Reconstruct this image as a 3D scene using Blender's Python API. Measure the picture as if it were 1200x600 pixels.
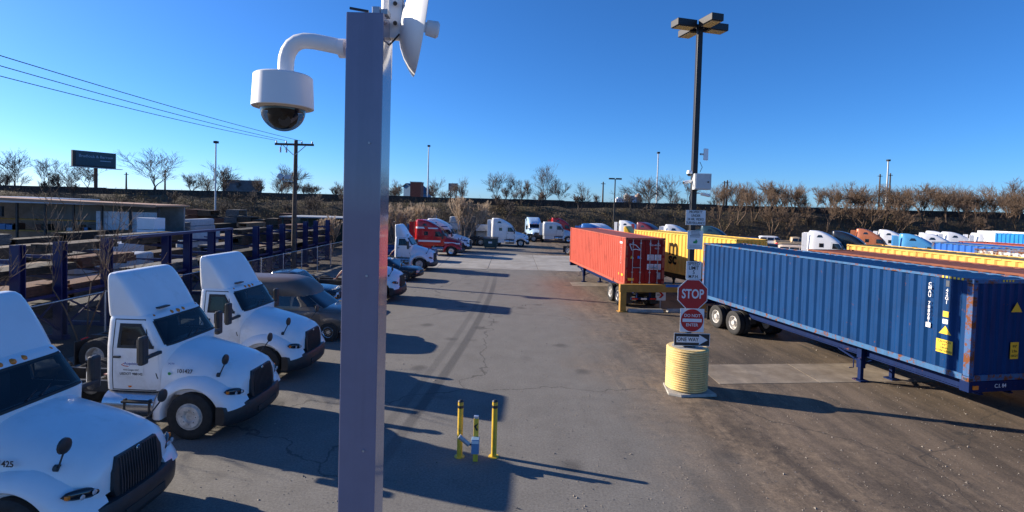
import bpy, bmesh, math, random
from mathutils import Vector, Matrix
R = math.radians
for o in list(bpy.data.objects): bpy.data.objects.remove(o)
S = bpy.context.scene
COL = S.collection

# ------------------------------------------------------------------ camera
F, H, PX, PY, PITCH, ROLL = 617., 5.3, 600., 260.4, R(1.8), R(1.58)
cd = bpy.data.cameras.new('camera'); cam = bpy.data.objects.new('camera', cd); COL.objects.link(cam)
cd.sensor_width = 36; cd.lens = F/1200*36; cd.shift_y = -(300-PY)/1200
cd.clip_start = .05; cd.clip_end = 5000
_f = Vector((0, math.cos(PITCH), -math.sin(PITCH))); _u = Vector((0, math.sin(PITCH), math.cos(PITCH))); _x = Vector((1, 0, 0))
_r = math.cos(ROLL)*_x + math.sin(ROLL)*_u; _v = -math.sin(ROLL)*_x + math.cos(ROLL)*_u
cam.matrix_world = Matrix(((_r.x, _v.x, -_f.x, 0), (_r.y, _v.y, -_f.y, 0), (_r.z, _v.z, -_f.z, H), (0, 0, 0, 1)))
S.camera = cam
# ------------------------------------------------------------------ light
SUN_EL = R(21.); SH = Vector((math.cos(R(17)), -math.sin(R(17)), 0))       # direction in which shadows fall
W = bpy.data.worlds.new('World'); S.world = W; W.use_nodes = True
nt = W.node_tree; nt.nodes.clear()
sky = nt.nodes.new('ShaderNodeTexSky'); sky.sky_type = 'NISHITA'; sky.sun_disc = False
sky.sun_elevation = SUN_EL; sky.sun_rotation = R(-73); sky.altitude = 0
sky.air_density = 0.8; sky.dust_density = 0.3; sky.ozone_density = 10.0
bg = nt.nodes.new('ShaderNodeBackground'); bg.inputs[1].default_value = .1
out = nt.nodes.new('ShaderNodeOutputWorld')
hs = nt.nodes.new('ShaderNodeHueSaturation'); hs.inputs['Saturation'].default_value = 1.04      # the photograph's strong colour rendering
nt.links.new(sky.outputs[0], hs.inputs['Color']); nt.links.new(hs.outputs[0], bg.inputs[0]); nt.links.new(bg.outputs[0], out.inputs[0])
sd = bpy.data.lights.new('sun', 'SUN'); sd.energy = 5.0; sd.angle = R(.5); sd.color = (1, .885, .73)
sun = bpy.data.objects.new('sun', sd); COL.objects.link(sun); sun.location = (-30, 10, 40)
_d = Vector((SH.x*math.cos(SUN_EL), SH.y*math.cos(SUN_EL), -math.sin(SUN_EL)))
sun.rotation_euler = _d.to_track_quat('-Z', 'Y').to_euler()
S.view_settings.view_transform = 'Standard'; S.view_settings.look = 'None'
S.view_settings.exposure = 0.92; S.view_settings.gamma = 1.0; S.view_settings.use_curve_mapping = False

# ------------------------------------------------------------------ photo pixel -> place
def ray(px, py):
    x, y = px-PX, PY-py
    return _f + _r*(x/F) + _v*(y/F)
def gnd(px, py, z=0.):
    d = ray(px, py); t = (z-H)/d.z
    return Vector((d.x*t, d.y*t, z))
def atY(px, py, Y):
    d = ray(px, py); t = Y/d.y
    return Vector((d.x*t, Y, H+d.z*t))

# ------------------------------------------------------------------ materials
MATS = {}
def mat(name, col, rough=.5, metal=0., var=.12, scale=3., bump=0., bscale=40., rust=0., rustcol=(.16, .055, .02), coat=0., spec=.5, dirt=0., dirtcol=(.12, .09, .06), streak=0.):
    if name in MATS: return MATS[name]
    m = bpy.data.materials.new(name); m.use_nodes = True; t = m.node_tree; N = t.nodes; L = t.links
    b = N['Principled BSDF']
    b.inputs['Roughness'].default_value = rough; b.inputs['Metallic'].default_value = metal
    b.inputs['Specular IOR Level'].default_value = spec
    if coat: b.inputs['Coat Weight'].default_value = coat; b.inputs['Coat Roughness'].default_value = .06
    g = N.new('ShaderNodeNewGeometry')
    def noise(sc, det=4., ro=.6):
        n = N.new('ShaderNodeTexNoise'); n.inputs['Scale'].default_value = sc; n.inputs['Detail'].default_value = det; n.inputs['Roughness'].default_value = ro
        L.new(g.outputs['Position'], n.inputs['Vector']); return n.outputs[0]
    def ramp(src, a, bb):
        r = N.new('ShaderNodeMapRange'); r.inputs[1].default_value = a; r.inputs[2].default_value = bb; r.clamp = True
        L.new(src, r.inputs[0]); return r.outputs[0]
    def mix(fac, a, bb, mode='MIX'):
        x = N.new('ShaderNodeMix'); x.data_type = 'RGBA'; x.blend_type = mode
        if isinstance(fac, float): x.inputs[0].default_value = fac
        else: L.new(fac, x.inputs[0])
        for i, v in ((6, a), (7, bb)):
            if isinstance(v, tuple): x.inputs[i].default_value = (*v[:3], 1)
            else: L.new(v, x.inputs[i])
        return x.outputs[2]
    lo = tuple(c*(1-var) for c in col); hi = tuple(min(1, c*(1+var)) for c in col)
    c = mix(ramp(noise(scale), .3, .7), lo, hi)
    if streak:
        mp = N.new('ShaderNodeMapping'); mp.inputs['Scale'].default_value = (5., 5., .32); L.new(g.outputs['Position'], mp.inputs[0])
        sn = N.new('ShaderNodeTexNoise'); sn.inputs['Scale'].default_value = 1.6; sn.inputs['Detail'].default_value = 7; sn.inputs['Roughness'].default_value = .7; L.new(mp.outputs[0], sn.inputs['Vector'])
        c = mix(ramp(sn.outputs[0], .5, .78), c, tuple(min(1, q*(1+streak*1.2)+.003) for q in col)); c = mix(ramp(sn.outputs[0], .46, .26), c, tuple(q*(1-streak*1.6) for q in col))
    if dirt: c = mix(ramp(noise(scale*.45, 6, .7), .62-dirt*.3, .8), c, dirtcol)
    if rust: c = mix(ramp(noise(5., 8, .75), .70-rust*.25, .74-rust*.2), c, rustcol)
    L.new(c, b.inputs['Base Color'])
    if bump:
        bn = N.new('ShaderNodeBump'); bn.inputs['Strength'].default_value = bump; bn.inputs['Distance'].default_value = .02
        L.new(noise(bscale, 5, .65), bn.inputs['Height']); L.new(bn.outputs[0], b.inputs['Normal'])
    MATS[name] = m; return m

def glassmat(name, col=(.01, .013, .018), rough=.06, spec=.7):
    return mat(name, col, rough, 0, .05, 1., spec=spec, coat=.3)

M_WHITE = mat('white truck paint', (.80, .80, .81), .28, var=.04, scale=1.5, coat=.35, dirt=.16, dirtcol=(.55, .53, .50))
M_BLACK = mat('black plastic', (.022, .023, .026), .45, var=.25, scale=8)
M_TYRE = mat('tyre rubber', (.022, .021, .021), .85, var=.35, scale=9, bump=.2)
M_RIM = mat('white steel rim', (.58, .56, .53), .45, .2, var=.2, scale=9, dirt=.5)
M_ALU = mat('polished aluminium', (.62, .62, .64), .25, .9, var=.1)
M_GALV = mat('galvanised steel', (.42, .43, .45), .45, .6, var=.15, scale=6)
M_GLASS = glassmat('dark vehicle glass')
M_FRAME = mat('black chassis steel', (.03, .03, .032), .55, .1, var=.3, scale=6, dirt=.4)
M_AMBER = mat('amber lens', (.75, .20, .02), .2, var=.05)
M_REDLENS = mat('red lens', (.5, .02, .015), .2, var=.05)
M_LENS = mat('clear lamp lens', (.55, .57, .6), .08, .3, var=.3, scale=25, coat=.6)
M_CHROME = mat('chrome', (.75, .75, .76), .1, 1., var=.03)
M_SEAM = mat('door gasket', (.03, .03, .03), .7)
M_CONC = mat('weathered concrete', (.36, .34, .30), .85, var=.25, scale=2.5, bump=.25, dirt=.5, dirtcol=(.17, .13, .09))
M_DECALW = mat('white decal', (.74, .74, .74), .5, var=.04)
M_DECALK = mat('black decal', (.02, .02, .022), .5)
M_DECALY = mat('yellow decal', (.78, .50, .03), .5, var=.06)
M_DECALB = mat('blue decal', (.03, .07, .32), .5)
M_SEAT = mat('grey seat cloth', (.16, .16, .17), .9)

def clearglass(name, tint, rough=.02, fac=.16):
    m = bpy.data.materials.new(name); m.use_nodes = True; t = m.node_tree; N = t.nodes; L = t.links; N.remove(N['Principled BSDF'])
    tr = N.new('ShaderNodeBsdfTransparent'); tr.inputs[0].default_value = (*tint, 1); gl = N.new('ShaderNodeBsdfGlossy'); gl.inputs['Roughness'].default_value = rough
    fr = N.new('ShaderNodeLayerWeight'); fr.inputs[0].default_value = .5; pw = N.new('ShaderNodeMath'); pw.operation = 'POWER'; pw.inputs[1].default_value = 4.5; L.new(fr.outputs['Facing'], pw.inputs[0]); ad = N.new('ShaderNodeMath'); ad.operation = 'ADD'; ad.inputs[1].default_value = fac*.35; ad.use_clamp = True; mx = N.new('ShaderNodeMixShader')
    L.new(pw.outputs[0], ad.inputs[0]); L.new(ad.outputs[0], mx.inputs[0]); L.new(tr.outputs[0], mx.inputs[1]); L.new(gl.outputs[0], mx.inputs[2]); L.new(mx.outputs[0], N['Material Output'].inputs[0]); return m
M_CLEAR = clearglass('tinted cab glass', (.34, .40, .44)); M_DOME = clearglass('smoky clear dome', (.30, .29, .29), .01)
M_LINER = mat('grey cab lining', (.10, .10, .105), .9)
# ------------------------------------------------------------------ mesh helpers
def sgnp(v, e): return math.copysign(abs(v)**e, v)
class MB:
    def __init__(s): s.v = []; s.f = []
    def add(s, vs, fs):
        o = len(s.v); s.v += [tuple(p) for p in vs]; s.f += [tuple(i+o for i in f) for f in fs]; return s
    def box(s, c, d, M=None):
        x, y, z = (q/2 for q in d)
        vs = [Vector((sx*x, sy*y, sz*z)) for sx in (-1, 1) for sy in (-1, 1) for sz in (-1, 1)]
        if M is not None: vs = [M @ p for p in vs]
        vs = [p+Vector(c) for p in vs]
        return s.add(vs, [(0, 1, 3, 2), (4, 6, 7, 5), (0, 4, 5, 1), (2, 3, 7, 6), (0, 2, 6, 4), (1, 5, 7, 3)])
    def span(s, a, b):
        a, b = Vector(a), Vector(b); return s.box((a+b)/2, [abs(q) for q in (b-a)])
    def bar(s, p0, p1, w, h=None, up=(0, 0, 1)):
        p0, p1 = Vector(p0), Vector(p1); h = h or w; d = (p1-p0); L_ = d.length; d.normalize()
        u = Vector(up)
        if abs(d.dot(u)) > .98: u = Vector((1, 0, 0))
        a = d.cross(u).normalized(); b = a.cross(d)
        vs = [q + a*sx*w/2 + b*sy*h/2 for q in (p0, p1) for sx, sy in ((-1, -1), (1, -1), (1, 1), (-1, 1))]
        return s.add(vs, [(0, 1, 2, 3), (7, 6, 5, 4), (0, 4, 5, 1), (1, 5, 6, 2), (2, 6, 7, 3), (3, 7, 4, 0)])
    def cyl(s, p0, p1, r0, r1=None, n=14, cap=True):
        p0, p1 = Vector(p0), Vector(p1); r1 = r0 if r1 is None else r1
        d = (p1-p0).normalized(); u = Vector((0, 0, 1)) if abs(d.z) < .9 else Vector((1, 0, 0))
        a = d.cross(u).normalized(); b = d.cross(a)
        vs = []
        for q, r in ((p0, r0), (p1, r1)):
            vs += [q + (a*math.cos(2*math.pi*i/n)+b*math.sin(2*math.pi*i/n))*r for i in range(n)]
        fs = [(i, (i+1) % n, n+(i+1) % n, n+i) for i in range(n)]
        if cap: fs += [tuple(range(n))[::-1], tuple(range(n, 2*n))]
        return s.add(vs, fs)
    def loft(s, rings, cap=True, closed=True):
        n = len(rings[0]); vs = [p for r in rings for p in r]; fs = []
        m = n if closed else n-1
        for k in range(len(rings)-1):
            fs += [(k*n+i, k*n+(i+1) % n, (k+1)*n+(i+1) % n, (k+1)*n+i) for i in range(m)]
        if cap and closed: fs += [tuple(range(n))[::-1], tuple(range((len(rings)-1)*n, len(rings)*n))]
        return s.add(vs, fs)
    def tube(s, pts, r, n=10, cap=True):
        pts = [Vector(p) for p in pts]; rings = []; a = None
        for i, p in enumerate(pts):
            d = (pts[min(i+1, len(pts)-1)]-pts[max(i-1, 0)]).normalized()
            if a is None:
                u = Vector((0, 0, 1)) if abs(d.z) < .9 else Vector((1, 0, 0)); a = d.cross(u).normalized()
            else: a = (a-d*a.dot(d)).normalized()
            b = d.cross(a); rr = r[i] if isinstance(r, (list, tuple)) else r
            rings.append([p+(a*math.cos(2*math.pi*k/n)+b*math.sin(2*math.pi*k/n))*rr for k in range(n)])
        return s.loft(rings, cap)
    def lathe(s, prof, c=(0, 0, 0), axis='z', n=28, cap=True):
        c = Vector(c); rings = []
        for r, h in prof:
            ring = []
            for i in range(n):
                x, y = r*math.cos(2*math.pi*i/n), r*math.sin(2*math.pi*i/n)
                ring.append(c+(Vector((x, y, h)) if axis == 'z' else Vector((x, h, y)) if axis == 'y' else Vector((h, x, y))))
            rings.append(ring)
        return s.loft(rings, cap)
    def prism(s, poly, a, b, axis='y'):
        def P(p, t): return (p[0], t, p[1]) if axis == 'y' else (t, p[0], p[1]) if axis == 'x' else (p[0], p[1], t)
        return s.loft([[P(p, a) for p in poly], [P(p, b) for p in poly]])
    def grid(s, fn, nu, nv):
        vs = [fn(i/nu, j/nv) for j in range(nv+1) for i in range(nu+1)]
        return s.add(vs, [(j*(nu+1)+i, j*(nu+1)+i+1, (j+1)*(nu+1)+i+1, (j+1)*(nu+1)+i) for j in range(nv) for i in range(nu)])
    def mesh(s, name, m, smooth=None, recalc=True):
        me = bpy.data.meshes.new(name); me.from_pydata(s.v, [], s.f)
        if recalc:
            bm = bmesh.new(); bm.from_mesh(me); bmesh.ops.recalc_face_normals(bm, faces=bm.faces); bm.to_mesh(me); bm.free()
        if m: me.materials.append(m)
        if smooth:
            me.shade_smooth(); me.set_sharp_from_angle(angle=R(smooth))
        return me
    def build(s, name, m, parent=None, smooth=None, bevel=0, **kw):
        o = link(name, s.mesh(name, m, smooth), parent, **kw)
        if bevel:
            b = o.modifiers.new('bevel', 'BEVEL'); b.width = bevel; b.segments = 2; b.limit_method = 'ANGLE'; b.angle_limit = R(40)
        return o
def link(name, data, parent=None, label=None, cat=None, group=None, kind=None, loc=None, rot=None):
    o = bpy.data.objects.new(name, data); COL.objects.link(o); o.parent = parent
    if label: o['label'] = label
    if cat: o['category'] = cat
    if group: o['group'] = group
    if kind: o['kind'] = kind
    if loc is not None: o.location = loc
    if rot is not None: o.rotation_euler = rot
    return o
def thing(name, label, cat, loc=(0, 0, 0), rz=0., group=None):
    return link(name, None, None, label, cat, group, loc=loc, rot=(0, 0, rz))
def textmesh(txt, size, m, align='CENTER', ext=.002, sx=1., bold=0.):
    key = ('T', txt, size, m.name, align, sx, bold)
    if key in CACHE: return CACHE[key]
    c = bpy.data.curves.new('lettering', 'FONT'); c.body = txt; c.size = size; c.align_x = align; c.align_y = 'CENTER'; c.extrude = ext; c.resolution_u = 3; c.offset = bold*size
    o = bpy.data.objects.new('lettering', c); COL.objects.link(o)
    bpy.context.view_layer.update()
    me = bpy.data.meshes.new_from_object(o.evaluated_get(bpy.context.evaluated_depsgraph_get())); bpy.data.objects.remove(o)
    for v in me.vertices: v.co.x *= sx
    me.materials.clear(); me.materials.append(m); CACHE[key] = me; return me
CACHE = {}
def lettering(txt, size, m, parent, loc, facing, name='lettering', roll=0., **kw):
    """facing: unit vector the flat print looks towards; text runs left to right for that viewer"""
    f = Vector(facing).normalized(); up = Vector((0, 0, 1)); rt = up.cross(f).normalized(); up = f.cross(rt)
    Mx = Matrix((rt, up, f)).transposed() @ Matrix.Rotation(roll, 3, 'Z')
    o = link(name, textmesh(txt, size, m, **kw), parent); o.location = loc; o.rotation_euler = Mx.to_euler(); return o

# rounded body made of superellipse rings at heights: levels (z, x_back, x_front, half_width, n)
class Body:
    def __init__(s, levels): s.lv = levels
    def at(s, z):
        lv = s.lv
        if z <= lv[0][0]: return lv[0][1:]
        for a, b in zip(lv, lv[1:]):
            if z <= b[0]:
                k = (z-a[0])/(b[0]-a[0]); return tuple(p+(q-p)*k for p, q in zip(a[1:], b[1:]))
        return lv[-1][1:]
    def mb(s, N=56):
        m = MB(); rings = []
        for z, xb, xf, w, n in s.lv:
            xc, a = (xb+xf)/2, (xf-xb)/2
            ring = []
            for i in range(N):
                f = 2*math.pi*(i+.5)/N; cf, sf = math.cos(f), math.sin(f); q = (abs(cf)**n+abs(sf)**n)**(-1/n); ring.append((xc+a*cf*q, w*sf*q, z))
            rings.append(ring)
        return m.loft(rings)
    def shell(s, cut, N=120, dz=.05, shrink=0.):
        zs = sorted(set([l[0] for l in s.lv]+[s.lv[0][0]+i*dz for i in range(int((s.lv[-1][0]-s.lv[0][0])/dz)+1)])); lv = []
        for z in zs:
            xb, xf, w, n = s.at(z); lv.append((z, xb+shrink, xf-shrink, w-shrink, n))
        m = Body(lv).mb(N); keep = []
        for f in m.f:
            if len(f) == 4:
                c = [sum(m.v[i][k] for i in f)/4 for k in range(3)]
                if cut(*c): continue
            keep.append(f)
        m.f = keep; return m
    def front_frame(s, z0, z1, t, b, off):
        m = MB()
        for a in (s.front(z0-b, z0+b*.6, -t, t, off, nu=22, nv=1), s.front(z1-b*.6, z1+b, -t, t, off, nu=22, nv=1), s.front(z0, z1, -t-.03, -t+.05, off, nu=3), s.front(z0, z1, t-.05, t+.03, off, nu=3)): m.add(a.v, a.f)
        return m
    def side_frame(s, sg, z0, z1, x0, x1, b, off):
        m = MB(); (a0, a1), (b0, b1) = x0, x1
        for q in (s.side(sg, z0-b*.5, z0+b, (a0-b*.5, a0-b*.5), (b0+b*.5, b0+b*.5), off, nv=1), s.side(sg, z1-b, z1+b*.5, (a1-b*.5, a1-b*.5), (b1+b*.5, b1+b*.5), off, nv=1), s.side(sg, z0, z1, (a0-b*.5, a1-b*.5), (a0+b, a1+b), off, nu=1), s.side(sg, z0, z1, (b0-b, b1-b), (b0+b*.5, b1+b*.5), off, nu=1)): m.add(q.v, q.f)
        return m
    def front(s, z0, z1, t0=-.9, t1=.9, off=.009, back=False, nu=16, nv=5, inset=0.):
        m = MB()
        def fn(u, v):
            z = z0+(z1-z0)*v; xb, xf, w, n = s.at(z); xc, a = (xb+xf)/2, (xf-xb)/2
            t = t0+(t1-t0)*u
            x = a*(1-abs(t)**n)**(1/n)+off
            return (xc+(-x if back else x), t*w, z)
        return m.grid(fn, nu, nv)
    def side(s, sg, z0, z1, x0, x1, off=.009, nu=8, nv=5):
        """x0,x1: numbers or (at z0, at z1)"""
        m = MB(); x0 = x0 if isinstance(x0, tuple) else (x0, x0); x1 = x1 if isinstance(x1, tuple) else (x1, x1)
        def fn(u, v):
            z = z0+(z1-z0)*v; xb, xf, w, n = s.at(z); xc, a = (xb+xf)/2, (xf-xb)/2
            xa = x0[0]+(x0[1]-x0[0])*v; xe = x1[0]+(x1[1]-x1[0])*v; x = xa+(xe-xa)*u
            q = min(.999, abs((x-xc)/a)); y = w*(1-q**n)**(1/n)+off
            return (x, sg*y, z)
        return m.grid(fn, nu, nv)
def hoodloft(st, n=3.2, N=22):
    m = MB(); rings = []
    for x, w, zb, zt in st:
        rings.append([(x, w*sgnp(math.cos(math.pi*i/N), 2/n), zb+(zt-zb)*abs(math.sin(math.pi*i/N))**(2/n)) for i in range(N+1)])
    return m.loft(rings)

# ------------------------------------------------------------------ wheels
def wheel(parent, loc, r=.51, w=.29, out=1, rim=M_RIM, dish=.05, name='wheel'):
    """axle along local y, outer face towards out*y"""
    k = ('wheel', r, w, rim.name, dish)
    if k not in CACHE:
        t = MB(); hw = w/2
        t.lathe([(r*.56, -hw*.8), (r*.75, -hw), (r*.93, -hw*.95), (r, -hw*.75), (r, -hw*.3), (r*.985, -hw*.28), (r*.985, -hw*.2), (r, -hw*.18), (r, hw*.18), (r*.985, hw*.2), (r*.985, hw*.28), (r, hw*.3), (r, hw*.75), (r*.93, hw*.95), (r*.75, hw), (r*.56, hw*.8)], axis='y', n=26, cap=False)
        tm = t.mesh('wheel', M_TYRE, 40)
        d = MB(); d.lathe([(r*.585, -hw*.5), (r*.6, hw*.78), (r*.565, hw*.84), (r*.52, hw*.7), (r*.47, hw*.7-dish*1.6), (r*.30, hw*.7-dish), (r*.25, hw*.7-dish*.8), (r*.2, hw*.7+dish*.3), (r*.08, hw*.7+dish*.4)], axis='y', n=22)
        for i in range(8):
            a = 2*math.pi*i/8; c = Vector((math.cos(a)*r*.3, hw*.7-dish, math.sin(a)*r*.3)); d.cyl(c, c+Vector((0, .03, 0)), .016, n=6)
        CACHE[k] = (tm, d.mesh('rim', rim, 35))
    tm, dm = CACHE[k]
    o = link(name, tm, parent, loc=loc, rot=(0, 0, 0 if out > 0 else math.pi))
    link('rim', dm, o); return o
def dual(parent, loc, side, r=.51, rim=M_RIM):
    """two tyres side by side on one hub; side=+1 left (+y)"""
    x, y, z = loc
    wheel(parent, (x, y, z), r, .27, side, rim, .09); wheel(parent, (x, y-side*.31, z), r, .27, side, rim, .09)

# ------------------------------------------------------------------ ground
def groundmat():
    m = bpy.data.materials.new('asphalt'); m.use_nodes = True; t = m.node_tree; N = t.nodes; L = t.links; b = N['Principled BSDF']
    g = N.new('ShaderNodeNewGeometry'); sep = N.new('ShaderNodeSeparateXYZ'); L.new(g.outputs['Position'], sep.inputs[0])
    X, Y = sep.outputs[0], sep.outputs[1]
    def val(v): return v
    def mth(op, a, c=None, clamp=False):
        n = N.new('ShaderNodeMath'); n.operation = op; n.use_clamp = clamp
        for i, v in enumerate((a, c)):
            if v is None: continue
            if isinstance(v, (int, float)): n.inputs[i].default_value = v
            else: L.new(v, n.inputs[i])
        return n.outputs[0]
    def noise(sc, det=5., ro=.6, vec=None):
        n = N.new('ShaderNodeTexNoise'); n.inputs['Scale'].default_value = sc; n.inputs['Detail'].default_value = det; n.inputs['Roughness'].default_value = ro
        L.new(vec or g.outputs['Position'], n.inputs['Vector']); return n.outputs[0]
    def rng(s, a, c, x=0., y=1.):
        n = N.new('ShaderNodeMapRange'); n.clamp = True
        for i, v in ((1, a), (2, c), (3, x), (4, y)): n.inputs[i].default_value = v
        L.new(s, n.inputs[0]); return n.outputs[0]
    def mix(fac, a, c, mode='MIX'):
        x = N.new('ShaderNodeMix'); x.data_type = 'RGBA'; x.blend_type = mode
        if isinstance(fac, float): x.inputs[0].default_value = fac
        else: L.new(fac, x.inputs[0])
        for i, v in ((6, a), (7, c)):
            if isinstance(v, tuple): x.inputs[i].default_value = (*v, 1)
            else: L.new(v, x.inputs[i])
        return x.outputs[2]
    fine = noise(22, 7, .85); mid = noise(1.3, 6, .65); big = noise(.16, 5, .6)
    # a stretched noise: rain-washed dirt streaks running with the rows of trailers
    mp = N.new('ShaderNodeMapping'); mp.inputs['Rotation'].default_value = (0, 0, R(-9)); mp.inputs['Scale'].default_value = (1.2, .22, 1)
    L.new(g.outputs['Position'], mp.inputs[0]); streak = noise(1.0, 6, .65, mp.outputs[0])
    mp2 = N.new('ShaderNodeMapping'); mp2.inputs['Rotation'].default_value = (0, 0, R(58)); mp2.inputs['Scale'].default_value = (1.6, .25, 1)
    L.new(g.outputs['Position'], mp2.inputs[0]); streak2 = noise(1.0, 6, .65, mp2.outputs[0])
    c = mix(rng(big, .3, .7), (.136, .128, .116), (.166, .157, .143))
    c = mix(rng(mid, .35, .75), c, (.185, .176, .161))
    # brown worn trailer parking side: right of a wavering line
    edge = mth('ADD', mth('SUBTRACT', X, mth('ADD', mth('MULTIPLY', mth('SUBTRACT', 30., Y), .02), 2.6)), mth('MULTIPLY', mth('SUBTRACT', big, .5), 7.))
    right = rng(edge, -.6, 2.0)
    dirt = mix(rng(streak, .38, .66), (.056, .042, .031), (.165, .122, .086))
    # pale grit swept together along the edge of the lane, thinning out under the trailers
    grit = noise(3.2, 8, .8); gm = mth('MULTIPLY', rng(grit, .40, .66), mth('MULTIPLY', rng(streak2, .34, .60), rng(edge, 7.5, 1.2, .22, 1.)))
    dirt = mix(mth('MULTIPLY', gm, .95), dirt, (.34, .25, .165))
    dirt = mix(rng(streak2, .58, .72), dirt, (.042, .037, .034))
    c = mix(mth('MULTIPLY', right, .92), c, dirt)
    # reddish rust-washed patch beside the red container
    dx = mth('SUBTRACT', X, 3.4); dy = mth('MULTIPLY', mth('SUBTRACT', Y, 34.), .33)
    rr = mth('SQRT', mth('ADD', mth('MULTIPLY', dx, dx), mth('MULTIPLY', dy, dy)))
    c = mix(mth('MULTIPLY', rng(mth('ADD', rr, mth('MULTIPLY', mid, 1.6)), 1.1, 3.2, 1, 0), .55), c, (.17, .095, .07))
    # rubber laid down by turning wheels: two parallel tracks
    a0 = gnd(505, 470); a1 = gnd(592, 322); dv = (a1-a0).normalized(); nx, ny = dv.y, -dv.x
    dist = mth('ADD', mth('MULTIPLY', mth('SUBTRACT', X, a0.x), nx), mth('MULTIPLY', mth('SUBTRACT', Y, a0.y), ny))
    dist = mth('ADD', dist, mth('MULTIPLY', mth('MULTIPLY', mth('SUBTRACT', Y, 22.), mth('SUBTRACT', Y, 22.)), .0022))
    along = rng(Y, 9., 13.); along2 = rng(Y, 34., 43., 1, 0)
    for off, wd, st in ((0., .19, .55), (-.5, .16, .3)):
        k = rng(mth('ABSOLUTE', mth('SUBTRACT', dist, off)), wd*.55, wd, 1, 0)
        k = mth('MULTIPLY', mth('MULTIPLY', k, mth('MULTIPLY', along, along2)), mth('MULTIPLY', rng(mid, .2, .6, .6, 1.), st))
        c = mix(k, c, (.03, .03, .032))
    # oil drips
    v = N.new('ShaderNodeTexVoronoi'); v.inputs['Scale'].default_value = .55; L.new(g.outputs['Position'], v.inputs['Vector'])
    c = mix(mth('MULTIPLY', rng(mth('ADD', v.outputs['Distance'], mth('MULTIPLY', mid, .25)), .18, .32, 1, 0), .55), c, (.045, .042, .04))
    # cracks
    vc = N.new('ShaderNodeTexVoronoi'); vc.feature = 'DISTANCE_TO_EDGE'; vc.inputs['Scale'].default_value = .11
    wv = N.new('ShaderNodeVectorMath'); wv.operation = 'ADD'; nv = N.new('ShaderNodeTexNoise'); nv.inputs['Scale'].default_value = .6; nv.inputs['Detail'].default_value = 6
    sc_ = N.new('ShaderNodeVectorMath'); sc_.operation = 'SCALE'; sc_.inputs['Scale'].default_value = 2.2
    L.new(g.outputs['Position'], nv.inputs['Vector']); L.new(nv.outputs['Color'], sc_.inputs[0]); L.new(g.outputs['Position'], wv.inputs[0]); L.new(sc_.outputs[0], wv.inputs[1]); L.new(wv.outputs[0], vc.inputs['Vector'])
    c = mix(mth('MULTIPLY', rng(vc.outputs['Distance'], .0015, .004, 1, 0), .55), c, (.035, .033, .03))
    sp = mix(rng(fine, .3, .72), (.45, .45, .45), (1.55, 1.53, 1.5)); c = mix(1.0, c, sp, 'MULTIPLY')
    L.new(c, b.inputs['Base Color']); b.inputs['Roughness'].default_value = .82; b.inputs['Specular IOR Level'].default_value = .35
    bn = N.new('ShaderNodeBump'); bn.inputs['Strength'].default_value = .35; bn.inputs['Distance'].default_value = .012
    L.new(fine, bn.inputs['Height']); L.new(bn.outputs[0], b.inputs['Normal'])
    return m
g = MB(); g.add([(-2500, -300, 0), (2500, -300, 0), (2500, 3500, 0), (-2500, 3500, 0)], [(0, 1, 2, 3)])
GROUND = g.build('ground', groundmat(), kind='structure')
# lumber yard dirt beyond the fence
M_DIRT = mat('yard dirt', (.085, .066, .05), .9, var=.35, scale=.5, bump=.4, bscale=8, dirt=.5, dirtcol=(.06, .05, .04))
g = MB(); g.add([(-120, 2, .006), (-14.15, 2, .006), (-14.15, 60, .006), (-11., 86, .006), (-120, 86, .006)], [(0, 1, 2, 3, 4)])
g.build('yard_ground', M_DIRT, kind='structure')
# concrete slabs
M_SLAB = mat('concrete slab', (.30, .285, .262), .85, var=.2, scale=.8, bump=.2, bscale=30, dirt=.55, dirtcol=(.17, .15, .125))
M_STRIP = mat('stained concrete strip', (.27, .225, .175), .9, var=.35, scale=1.6, bump=.3, bscale=30, dirt=1.0, dirtcol=(.13, .095, .065), streak=0.)
xs = [-10.3, -6.1, -1.9, 2.3, 6.5]; ys = [43.4, 50.2, 57.0]
k = 0
for i in range(4):
    for j in range(2):
        sl = MB().span((xs[i]+.02, ys[j]+.02, -.1), (xs[i+1]-.02, ys[j+1]-.02, .012+.003*((i+j) % 2)))
        sl.build('concrete_slab', M_SLAB, GROUND, bevel=.006)
for (x0, y0, x1, y1, wd) in ((6.5, 16.0, 9.8, 16.4, 1.95), (9.83, 16.4, 13.2, 16.8, 1.95), (13.23, 16.8, 17.6, 17.3, 1.95), (17.63, 17.3, 23, 17.9, 1.95), (4.2, 35.3, 7.4, 35.7, 1.8), (7.43, 35.7, 11.4, 36.2, 1.8)):
    MB().loft([[(x0, y0, -.1), (x1, y1, -.1), (x1, y1+wd, -.1), (x0, y0+wd, -.1)], [(x0, y0, .01), (x1, y1, .01), (x1, y1+wd, .01), (x0, y0+wd, .01)]]).build('concrete_strip', M_STRIP, GROUND)

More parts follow.
